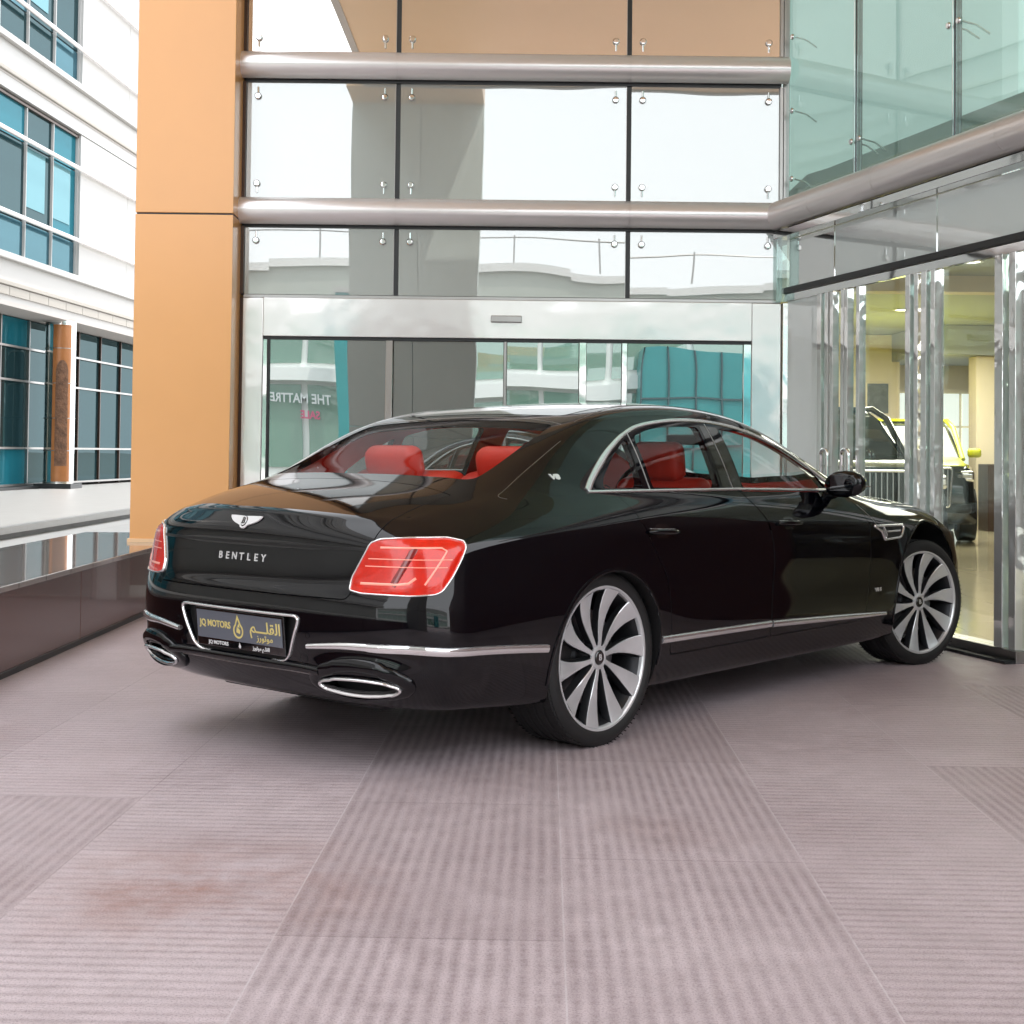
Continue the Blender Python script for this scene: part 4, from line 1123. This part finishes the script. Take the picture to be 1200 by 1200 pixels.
for a_, b_, c_, d_ in ((1.9, 2.35, 3.9, 4.9), (2.75, 2.95, 3.3, 9.2), (.8, 1.0, 3.3, 9.2), (3.3, 4.1, 4.3, 6.5)): wobj('glow_panel', wbx(a_, b_, 1.45, 1.59, c_, d_), room2)
wobj('room_post', wbx(1.62, 1.66, 1.2, 1.3, 3.3, 9.2), M['glass_edge'])
# rails
bm = bmesh.new(); tube(bm, [(.02, -.10, 3.155), (6.4*SC, -.10, 3.155)], .112, 40); wobj('steel_rail', bm, M['steel'], None, 40)
for s in (.72, 1.62, 3.0):
    bm = bmesh.new(); tube(bm, [(s*SC, -.10, 3.155), (s*SC+.003, -.10, 3.155)], .1128, 40); wobj('rail_joint', bm, M['grey_steel'])
wobj('rail_backing', wbx(.05, 6.2, .0, .1, 3.03, 3.27), M['dark_joint'])
wobj('soffit_strip', wbx(.03, 6.2, -.12, .0, 2.965, 3.025, .003, 1), M['mirror_steel'])
# mirrored transom panes, head, lower bay
for a, b in ((.04, .78), (.80, 2.10), (2.12, 3.9), (3.92, 6.1)):
    wobj('transom_pane', wbx(a, b, 0, .014, 2.575, 2.96), M['mirror_steel'] if a < .5 else M['transom_pane'])
wobj('head_rail', wbx(.03, 6.2, -.045, .03, 2.525, 2.572, .003, 1), M['dark_joint'])
wobj('head_plate', wbx(.03, 6.2, -.02, .02, 2.465, 2.523, .002, 1), M['mirror_steel'])
wobj('sill', wbx(.03, 3.0, -.05, .10, .0, .075, .004, 1), M['grey_steel'])
wobj('sill_step', wbx(.03, 3.0, -.13, -.052, .0, .02, .002, 1), M['dark_joint'])
for a, b, mt in ((.05, .60, 'transom_pane'), (1.20, 1.80, 'clear_pane'), (2.16, 2.77, 'clear_pane'), (2.99, 3.6, 'clear_pane')):
    wobj('showroom_pane', wbx(a, b, 0, .014, .076, 2.464), M[mt])
def chrome_post(a, b):
    w = (b-a)
    wobj('chrome_post', wbx(a, a+w*.42, -.05, .03, .0765, 2.463, .002, 1), M['post_steel'])
    wobj('glass_strip', wbx(a+w*.46, a+w*.60, -.01, .02, .0765, 2.463), M['teal_pane'])
    wobj('chrome_post', wbx(a+w*.66, b, -.04, .03, .0765, 2.463, .002, 1), M['post_steel'])
chrome_post(.62, .76); chrome_post(1.815, 1.95); chrome_post(2.0, 2.145); chrome_post(2.785, 2.975)
# dark cladding added out of view to darken the reflections in the car's side
wobj('unseen_dark_cladding', wbx(3.62, 13.0, .0, .25, 0, 2.52), M['plinth'])
# glass doors with their D handles
def door_leaf(a, b, label, hs):
    d = thing('glass_door', label, 'door', (2.20, GY, 0), ANG, 'paired glass doors in the showroom wall')
    obj('glass_leaf', wbx(a+.02, b-.02, -.004, .010, .08, 2.46), M['clear_pane'], d)
    obj('door_stile', wbx(a, a+.045, -.03, .025, .0775, 2.462, .002, 1), M['post_steel'], d)
    obj('door_stile', wbx(b-.045, b, -.03, .025, .0775, 2.462, .002, 1), M['post_steel'], d)
    bm = bmesh.new(); x = hs*SC; w = .05
    pts = rounded([(x-w, .80), (x+w, .80), (x+w, 1.27), (x-w, 1.27)], .045, 6)
    tube(bm, [(u, -.085, v) for u, v in pts], .016, 12, closed=True)
    for z in (.92, 1.15): tube(bm, [(x, -.03, z), (x, -.085, z)], .01, 8)
    obj('door_handle', bm, M['mirror_steel'], d, 60)
door_leaf(.775, .975, 'narrow glass door leaf with a chrome loop handle next to the corner', .80)
door_leaf(.985, 1.195, 'glass door leaf with a chrome loop handle next to the parked car bonnet', 1.10)

# --- showroom interior
def inpoly_floor():
    bm = bmesh.new(); p = [RWM @ Vector((.1*SC, .09, 0)), RWM @ Vector((7.5*SC, .09, 0)), Vector((14, 3, 0)), Vector((14, 26.5, 0)), Vector((2.4, 26.5, 0))]
    bm.faces.new([bm.verts.new((q.x, q.y, .012)) for q in p]); return bm
struct('showroom_floor', inpoly_floor(), M['cream_floor'])
t = thing('showroom_room', 'cream showroom room behind the glass with bright blinds and dark cabinets', 'room', (8, 23, 0))
tobj('back_wall', bx(2.4, 14, 26.5, 26.7, 0, 4.2), M['cream'], t)
tobj('unseen_dark_wall', bx(9.62, 9.72, 1.5, 26.49, 0.013, 3.44), M['dark_brown'], t)  # dark wall added out of view so the car side mirrors black
tobj('side_wall', bx(1.95, 2.05, 12.75, 26.5, 0, 4.2), M['cream'], t)
cq = [RWM @ Vector((.15*SC, .30, 0)), RWM @ Vector((5.5*SC, .30, 0)), Vector((9.6, 6.2, 0)), Vector((9.6, 26.48, 0)), Vector((2.42, 26.48, 0)), Vector((2.42, 11.6, 0))]
tobj('ceiling', prism([(q.x, q.y) for q in cq], 'z', 3.45, 3.55), M['ceiling'], t)
tobj('bulkhead', bx(6.9, 9.4, 23.6, 26.49, 2.95, 3.44), M['ceiling'], t)
tobj('ceiling_beam', bx(2.5, 9.6, 17.2, 17.5, 3.25, 3.449), M['cream'], t)
tobj('pilaster', bx(5.7, 7.05, 25.6, 26.0, .013, 3.44), M['cream'], t)
tobj('pilaster', bx(7.85, 8.3, 23.8, 24.2, .013, 2.94), M['cream'], t)
for x0, x1 in ((7.15, 8.4), (8.46, 8.9), (9.2, 9.6)):
    for z0, z1 in ((.15, 1.78), (1.82, 2.42)): tobj('window_blind', bx(x0, x1, 26.45, 26.49, z0, z1), M['daylight_pane'], t)
tobj('low_cabinet', bx(7.85, 9.5, 23.2, 23.7, .013, 1.12, .01, 1), M['dark_brown'], t)
p = thing('framed_picture', 'framed dark print hanging on the cream showroom pilaster', 'picture', (6.62, 25.58, 1.9))
tobj('frame', bx(6.42, 6.86, 25.56, 25.595, 1.98, 2.58, .006, 1), M['cream'], p); tobj('print', bx(6.45, 6.83, 25.55, 25.559, 2.01, 2.55), M['picture'], p)
LAB = ['round ceiling lamp nearest the showroom glass', 'round ceiling lamp above the black vehicle', 'round ceiling lamp above the lime coloured vehicle', 'round ceiling lamp over the low dark cabinet']
lamps = [(4.6, 12.5), (5.15, 15.9), (6.2, 14.4), (4.9, 18.6), (6.9, 18.9), (5.9, 21.2), (7.6, 14.0), (8.0, 22)]
for i, (x, y) in enumerate(lamps):
    zc = 3.449
    o = thing('ceiling_lamp', 'round recessed lamp glowing in the grey showroom ceiling', 'lamp', (x, y, zc), 0, 'round lamps in the showroom ceiling')
    bm = bmesh.new(); lathe(bm, [(.0, -.012), (.13, -.012)], 24); obj('glowing_disc', bm, M['bulb'], o)
    bm = bmesh.new(); lathe(bm, [(.132, -.014), (.165, -.014), (.165, -.002), (.132, -.002)], 24, closed=True); obj('lamp_rim', bm, M['white'], o, 40)
def area(x, y, z, s, e, c=(1, .93, .80)):
    l = bpy.data.lights.new('showroom_lamp_light', 'AREA'); l.shape = 'RECTANGLE'; l.size = s; l.size_y = s; l.energy = e; l.color = c
    o = bpy.data.objects.new('showroom_lamp_light', l); C.objects.link(o); o.location = (x, y, z)
area(6.0, 21.5, 3.05, 3.0, 460); area(5.4, 14.0, 3.3, 2.5, 130)

# --- two parked cars in the showroom
def suv(name, label, loc, rz, body, top, lower):
    o = thing(name, label, 'car', loc, R(rz), 'vehicles parked inside the showroom')
    # front faces local -y ; length 5.1, width 2.0, height 1.78
    def loft(secs, mat, nm, par=o):
        bm = bmesh.new(); rr = []
        for y, z0, z1, w0, w1 in secs:
            pl = rounded([(-w0, z0), (w0, z0), (w1, z1), (-w1, z1)], [.08, .08, .11, .11], 5)
            rr.append([bm.verts.new((u, y, v)) for u, v in pl])
        for A, B in zip(rr[:-1], rr[1:]):
            for k in range(len(A)): bm.faces.new((A[k], A[(k+1) % len(A)], B[(k+1) % len(A)], B[k]))
        bm.faces.new(rr[0]); bm.faces.new(rr[-1][::-1]); bmesh.ops.recalc_face_normals(bm, faces=bm.faces)
        return obj(nm, bm, mat, par, 45)
    loft([(-2.5, .36, 1.00, .84, .76), (-2.42, .28, 1.08, .95, .86), (-2.0, .26, 1.12, .99, .92), (-1.0, .26, 1.16, 1.0, .93), (2.0, .28, 1.16, 1.0, .93), (2.5, .4, 1.08, .93, .86)], body, 'body')
    loft([(-2.44, 1.083, 1.10, .80, .70), (-2.2, 1.10, 1.165, .84, .76), (-1.05, 1.163, 1.225, .90, .80), (-1.0, 1.163, 1.2, .90, .8)], top, 'bonnet')
    loft([(-1.12, 1.163, 1.19, .90, .84), (-.55, 1.163, 1.66, .92, .74), (-.2, 1.163, 1.77, .93, .70), (1.4, 1.163, 1.78, .93, .70), (2.2, 1.163, 1.60, .90, .68), (2.45, 1.163, 1.2, .86, .8)], M['suv_glass'], 'glasshouse')
    loft([(-.28, 1.765, 1.80, .66, .60), (.4, 1.782, 1.82, .70, .64), (1.5, 1.785, 1.815, .70, .62), (2.0, 1.70, 1.74, .66, .6)], top, 'roof')
    for s in (-1, 1):
        bm = bmesh.new(); tube(bm, [(s*.885, -1.12, 1.18), (s*.80, -.56, 1.655), (s*.735, -.2, 1.775), (s*.73, 1.4, 1.785), (s*.76, 2.2, 1.61)], .038, 8); obj('roof_pillar', bm, top, o, 60)
        bm = bmesh.new(); box(bm, (s*1.08, -.82, 1.28), (.20, .11, .14)); bevel(bm, .045, 3); obj('door_mirror', bm, top, o, 60)
        bm = bmesh.new(); box(bm, (s*.775, -2.44, .95), (.26, .10, .15)); bevel(bm, .035, 3); hl = obj('headlight', bm, M['chrome'], o, 50)
        bm = bmesh.new(); box(bm, (s*.775, -2.494, .95), (.20, .012, .05)); bevel(bm, .004, 1); obj('lamp_strip', bm, M['white'], hl)
        bm = bmesh.new(); box(bm, (s*.68, -2.50, .50), (.36, .08, .13)); bevel(bm, .03, 2); obj('air_intake', bm, M['plastic'], o, 50)
        for y in (-1.6, 1.55):
            MX = Matrix.Translation((s*.86, y, .39)) @ Matrix.Rotation(R(90*s), 4, 'Y')
            bm = bmesh.new(); lathe(bm, [(.24, .14), (.27, .15), (.37, .14), (.39, .10), (.39, -.10), (.30, -.13), (.24, -.12)], 48, MX); w = obj('wheel', bm, M['rubber'], o, 40)
            bm = bmesh.new(); lathe(bm, [(0, .11), (.06, .12), (.22, .10), (.25, .14), (.24, .05), (0, .05)], 48, MX)
            for k in range(8):
                a = 2*math.pi*k/8; box(bm, (0, 0, 0), (.20, .045, .03), M=MX @ Matrix.Rotation(a, 4, 'Z') @ Matrix.Translation((.14, 0, .125)))
            obj('rim', bm, M['rim'], w, 40)
    g = rounded([(-.56, .52), (.56, .52), (.60, 1.06), (-.60, 1.06)], .04)
    bm = prism(g, 'y', -2.56, -2.40); gr = obj('grille', bm, M['plastic'], o)
    bm = bmesh.new(); tube(bm, [(u, -2.57, v) for u, v in g], .017, 8, closed=True); obj('grille_frame', bm, M['chrome'], gr, 60)
    for k in range(19):
        bm = bmesh.new(); x = -.54+.06*k; box(bm, (x, -2.565, .79), (.013, .02, .50)); obj('grille_bar', bm, M['grey_steel'], gr)
    bm = bmesh.new(); box(bm, (0, -2.545, .42), (.52, .02, .12)); bevel(bm, .006, 1); obj('number_plate', bm, M['plate'], o)
    bm = bmesh.new(); box(bm, (0, -1.19, 1.212), (1.0, .05, .02)); obj('wiper', bm, M['plastic'], o)
    return o
suv('black_suv', 'upright black vehicle with a slatted grille in the showroom left of the chrome posts', (3.62, 17.2, .014), 1, M['suv_black'], M['suv_black'], M['suv_black'])
suv('lime_suv', 'vehicle with lime yellow bonnet and roof over a dark front in the showroom', (6.07, 22.2, .013), -12, M['suv_black'], M['yellow_paint'], M['suv_black'])

# --- canopy over the forecourt and its pier (seen in the panes)
t = thing('entrance_canopy', 'tan flat canopy soffit high over the forecourt mirrored in the upper panes', 'canopy', (1, 2, 7.07))
tobj('soffit', bx(-2.32, 5.4, .35, GY-.02, 7.07, 7.15), M['tan'], t)
tobj('fascia', bx(-2.4, 5.45, .25, .349, 7.05, 7.5), M['facade'], t)
tobj('fascia', bx(-2.42, -2.321, .35, 11.3, 7.05, 7.5), M['facade'], t)
t = thing('canopy_pier', 'wide grey panelled pier holding up the canopy behind the camera', 'pillar', (-1.7, -.6, 0))
for z0, z1 in ((0.002, 1.6), (1.61, 3.4), (3.41, 5.2), (5.21, 7.065)):
    for x0, x1 in ((-2.72, -1.69), (-1.68, -.66)): tobj('grey_panel', bx(x0, x1, -1.25, -.88, z0, z1, .004, 1), M['column_grey'] if z0 < 3.4 else M['column_pale'], t)
tobj('pier_head', bx(-2.72, -.66, -1.24, .24, 7.066, 7.45), M['tan'], t)

# --- white office building on the left
FX = lambda y: -10.6+.06*y
LM = Matrix.Translation((FX(0), 0, 0)) @ Matrix.Rotation(math.atan2(1, .06), 4, 'Z')      # local x along the facade (away), local y to the left (into the building)
LANG = math.atan2(1, .06)
t = thing('office_building', 'white office building with blue green window bands and tubular rails beyond the plaza', 'building', (FX(0), 0, 0), LANG)
def lb(a, b, d0, d1, z0, z1, bv=0): return bx(a, b, d0, d1, z0, z1, bv, 1)
# wall with long window bands; windows end at 28.7, panels beyond
lobj = lambda n, bm, m, sm=None: obj(n, bm, m, t, sm)
E1 = 28.75
bands = [(4.72, 7.60), (8.62, 11.5), (12.5, 15.2)]
lobj('wall', lb(-10, 60, .30, 9, 3.9, 16), M['facade'])
for a, b in ((3.84, 4.68), (7.64, 8.58), (11.54, 12.46)):
    lobj('cladding_band', lb(-10, 60, 0, .29, a, b), M['facade'])
    lobj('cornice', lb(-10, 60, -.10, -.001, b-.10, b+.02, .01), M['facade'])
    lobj('cornice', lb(-10, 60, -.06, -.001, a+.28, a+.36, .01), M['facade_warm'])
    lobj('shadow_groove', lb(-10, 60, -.012, -.001, a+.24, a+.275), M['soffit_grey'])
for a, b in bands:
    for y0 in [E1+.02+2.9*k for k in range(11)]:
        lobj('white_panel', lb(y0, y0+2.885, .02, .29, a-.03, b+.03), M['facade'])
    for k in range(-8, 23):
        y0 = 1.29*k-.9; y1 = y0+1.25
        if y1 > E1 or y0 < 10: continue
        hm = [a, a+.72, a+2.18, b]
        for i, (z0, z1) in enumerate(zip(hm[:-1], hm[1:])):
            q = random.Random(k*7+i+int(a)).random()+(.55 if a > 8 else 0)
            lobj('window_pane', lb(y0, y1, .12, .14, z0, z1-.03), M['blue_pane'] if q < .42 else (M['blue_pane2'] if q < .75 else M['dark_pane']))
        if random.Random(k*5+int(a)).random() < .5: lobj('window_blind', lb(y0+.05, y1-.3, .105, .118, a+1.0, a+2.1), M['blue_pane3'])
        lobj('window_mullion', lb(y1+.005, y1+.035, .07, .16, a, b), M['facade'])
    lobj('window_frame', lb(9, E1, .06, .115, b-.045, b), M['brown_metal'])
    lobj('window_frame', lb(9, E1, .0, .3, a-.03, a), M['facade'])
    for z in (a+.70, a+2.16):
        bm = bmesh.new(); tube(bm, [(5, -.06, z), (58, -.06, z)], .045, 12); lobj('tubular_rail', bm, M['steel'], 60)
# dentil blocks on the lowest band
for k in range(0, 46):
    lobj('band_stone', lb(10+.9*k, 10.88+.9*k, -.035, -.001, 3.95, 4.10), M['facade_warm'])
lobj('soffit', lb(-10, 60, -.02, 9, 3.76, 3.838), M['soffit_grey'])
# shop front, set back
for k in range(10, 36):
    y0 = 1.35*k-3.0; y1 = y0+1.30
    dark = y0 > 27.6
    for z0, z1 in ((.50, 1.18), (1.21, 2.50), (2.53, 3.15), (3.18, 3.74)):
        lobj('shop_window_pane', lb(y0, y1, .75, .77, z0, z1), M['dark_pane'] if (dark or random.Random(k*3+int(z0*9)).random() < .45) else M['blue_pane'])
    lobj('shop_mullion', lb(y1+.003, y1+.045, .70, .80, .42, 3.75), M['brown_metal'] if dark else M['grey_steel'])
for z in (.46, 1.18, 2.50, 3.15): lobj('shop_transom', lb(8, 45, .68, .748, z, z+.04), M['grey_steel'])
lobj('shop_plinth', lb(8, 28.6, .45, .9, .40, .455), M['dark_joint'])
lobj('ground_floor_wall', lb(-10, 60, 1.8, 9, .3, 3.75), M['column_grey'])
# round column
cpos = LM @ Vector((28.4, .22, 0))
t2 = thing('round_column', 'round mirror steel column with a painted orange reflection before the office shop front', 'pillar', (cpos.x, cpos.y, .40))
bm = bmesh.new(); lathe(bm, [(.30, .10), (.30, 3.36)], 40); obj('column_shaft', bm, M['mirror_steel'], t2, 60)
bm = bmesh.new()
for a0, a1 in ((-100, -30),):
    n = 14; g = [[bm.verts.new((.306*math.cos(R(a0+(a1-a0)*k/n)), .306*math.sin(R(a0+(a1-a0)*k/n)), z)) for k in range(n+1)] for z in (.14, 3.28)]
    for k in range(n): bm.faces.new((g[0][k], g[0][k+1], g[1][k+1], g[1][k]))
obj('reflection_face', bm, M['orange_reflection'], t2, 60)  # orange sheet stands in for the pier mirrored in the steel
for z in (.12, .75, 1.4, 2.1, 2.8, 3.3):
    bm = bmesh.new(); lathe(bm, [(.308, z), (.308, z+.015)], 40); obj('band', bm, M['grey_steel'], t2, 60)
bm = bmesh.new(); box(bm, (0, 0, .05), (.74, .74, .10)); obj('column_base', bm, M['dark_joint'], t2)
# engraved panel on the column
bm = bmesh.new(); n = 12; pl = []
for k in range(n+1):
    f = k/n; a = R(-88+46*f); top = 2.35+.22*math.sin(math.pi*f)**.5
    pl.append((bm.verts.new((.309*math.cos(a), .309*math.sin(a), .45)), bm.verts.new((.309*math.cos(a), .309*math.sin(a), top))))
for A, B in zip(pl[:-1], pl[1:]): bm.faces.new((A[0], B[0], B[1], A[1]))
obj('engraved_panel', bm, pm('engraved_bronze', (.20, .10, .055), .5, .2, var=.5, vscale=9, bmp=.8, bscale=22, bdist=.02), t2)

# --- across the road, behind the camera: what the panes mirror
M['far_white'] = pm('far_white', (.88, .88, .86), .6, var=.05, vscale=.15)
M['far_grey'] = pm('far_grey_green', (.50, .54, .49), .6, var=.06, vscale=.2)
t = thing('white_block', 'long white building with green glass bands across the road behind the camera', 'building', (0, -36, 0))
tobj('wall', bx(-34, 30, -44, -36.2, -.3, 8.6), M['far_white'], t)
for k in range(16):
    x0 = -34+4*k; dz = .28*math.sin(k*1.1)
    tobj('parapet', bx(x0, x0+4.0, -36.2, -35.7, 8.55+dz*.5, 8.85+dz*.5), M['far_white'], t)
    tobj('curved_band', bx(x0, x0+4.0, -36.2, -35.9, 7.15+dz, 8.54+dz*.5), M['far_grey'], t)
for z0, z1 in ((.6, 3.6), (4.55, 6.5)):
    for k in range(20):
        tobj('window_pane', bx(-33.5+3.15*k, -30.6+3.15*k, -36.16, -36.1, z0, z1), M['green_glass'], t)
tobj('ledge', bx(-34, 30, -36.2, -35.5, 3.75, 4.3), M['far_white'], t)
for k in range(16): 
    bm = bmesh.new(); tube(bm, [(-30+3.7*k, -36.05, 8.9), (-30+3.7*k, -36.05, 10.1)], .04, 6); tobj('rail_post', bm, M['grey_steel'], t)
bm = bmesh.new(); tube(bm, [(-34, -36.05, 10.0), (30, -36.05, 10.0)], .03, 6); tobj('roof_rail', bm, M['grey_steel'], t)
t = thing('shop_sign', 'white shop lettering on the far glass front that mirrors in the entrance door', 'sign', (-8.6, -35.9, 3))
def far_text(txt, h, x, z, mat):
    me = text_mesh(txt, h, .02, bold=.01, xs=.80); o = obj('sign_lettering', me, mat, t)
    o.matrix_basis = Matrix.Translation(-Vector(t.location)) @ Matrix.Translation((x, -35.85, z)) @ Matrix(((-1, 0, 0, 0), (0, 0, 1, 0), (0, 1, 0, 0), (0, 0, 0, 1)))
far_text('THE MATTRESS', .50, -8.75, 3.05, M['white']); far_text('SALE', .42, -8.2, 2.45, M['pink'])
t = thing('teal_block', 'teal glass office block across the road behind the camera', 'building', (8, -35, 0))
tobj('glass_body', bx(5.2, 10.5, -36, -34.2, 0, 5.3), M['teal_panel'], t)
for k in range(6): tobj('mullion', bx(5.2+k, 5.26+k, -34.2, -34.12, 0, 5.3), M['dark_pane'], t)
for z in (1.5, 3.3): tobj('transom', bx(5.2, 10.5, -34.19, -34.13, z, z+.06), M['dark_pane'], t)
t = thing('teal_pier', 'slim teal panelled pier beside the far shop lettering', 'pillar', (-6.2, -34, 0))
tobj('teal_cladding', bx(-6.9, -6.2, -34.4, -33.8, 0, 7.4), M['teal_panel'], t); tobj('cap', bx(-6.95, -6.15, -34.45, -33.75, 7.4, 7.6), M['facade'], t)
struct('road', quad(-120, 120, -31, -17, -.20), pm('asphalt', (.06, .06, .062), .85, var=.2, vscale=.5))

# ------------------------------------------------------------------ camera, light, sky
PITCH, ROLL, FPX, PYP = R(1.5), R(.6483800965), 1650.208, 487.215
cd = bpy.data.cameras.new('camera'); co = bpy.data.objects.new('camera', cd); C.objects.link(co)
fwd = Vector((0, math.cos(PITCH), math.sin(PITCH))); rgt = Vector((1, 0, 0)); upv = rgt.cross(fwd)
r_ = rgt*math.cos(ROLL)+upv*math.sin(ROLL); u_ = upv*math.cos(ROLL)-rgt*math.sin(ROLL)
co.matrix_world = Matrix(((r_.x, u_.x, -fwd.x, 0), (r_.y, u_.y, -fwd.y, 0), (r_.z, u_.z, -fwd.z, 1.2207), (0, 0, 0, 1)))
cd.sensor_width = 36; cd.lens = 36*FPX/1200; cd.shift_y = (PYP-600)/1200; cd.clip_start = .05; cd.clip_end = 3000
bpy.context.scene.camera = co
SUN = Vector((.30, .33, .89)).normalized()
sl = bpy.data.lights.new('sun', 'SUN'); sl.energy = 3.2; sl.angle = R(.53); sl.color = (1, .95, .87)
so = bpy.data.objects.new('sun', sl); C.objects.link(so); so.rotation_euler = SUN.to_track_quat('Z', 'Y').to_euler()
w = bpy.data.worlds.new('World'); bpy.context.scene.world = w; w.use_nodes = True; wn = w.node_tree
sky = wn.nodes.new('ShaderNodeTexSky'); sky.sky_type = 'NISHITA'; sky.sun_disc = False
sky.sun_elevation = math.asin(SUN.z); sky.sun_rotation = math.atan2(SUN.x, SUN.y); sky.dust_density = 4.0; sky.air_density = 1.2; sky.ozone_density = .5
hz = wn.nodes.new('ShaderNodeMix'); hz.data_type = 'RGBA'; hz.inputs[0].default_value = .72; hz.inputs[7].default_value = (26.5, 27.0, 27.8, 1)   # white haze mixed in to brighten the sky and lift the shade
wn.links.new(sky.outputs[0], hz.inputs[6]); wn.links.new(hz.outputs[2], wn.nodes['Background'].inputs[0]); wn.nodes['Background'].inputs[1].default_value = .15
sc = bpy.context.scene
sc.view_settings.view_transform = 'Standard'; sc.view_settings.look = 'None'; sc.view_settings.exposure = 0
sc.render.engine = 'CYCLES'; sc.cycles.max_bounces = 7; sc.cycles.transparent_max_bounces = 14; sc.cycles.glossy_bounces = 4; sc.cycles.diffuse_bounces = 3; sc.cycles.sample_clamp_indirect = 6; sc.cycles.blur_glossy = .5; sc.cycles.use_adaptive_sampling = True; sc.cycles.adaptive_threshold = .02
sc.render.resolution_x = sc.render.resolution_y = 1024
bpy.data.meshes.remove(HULL)
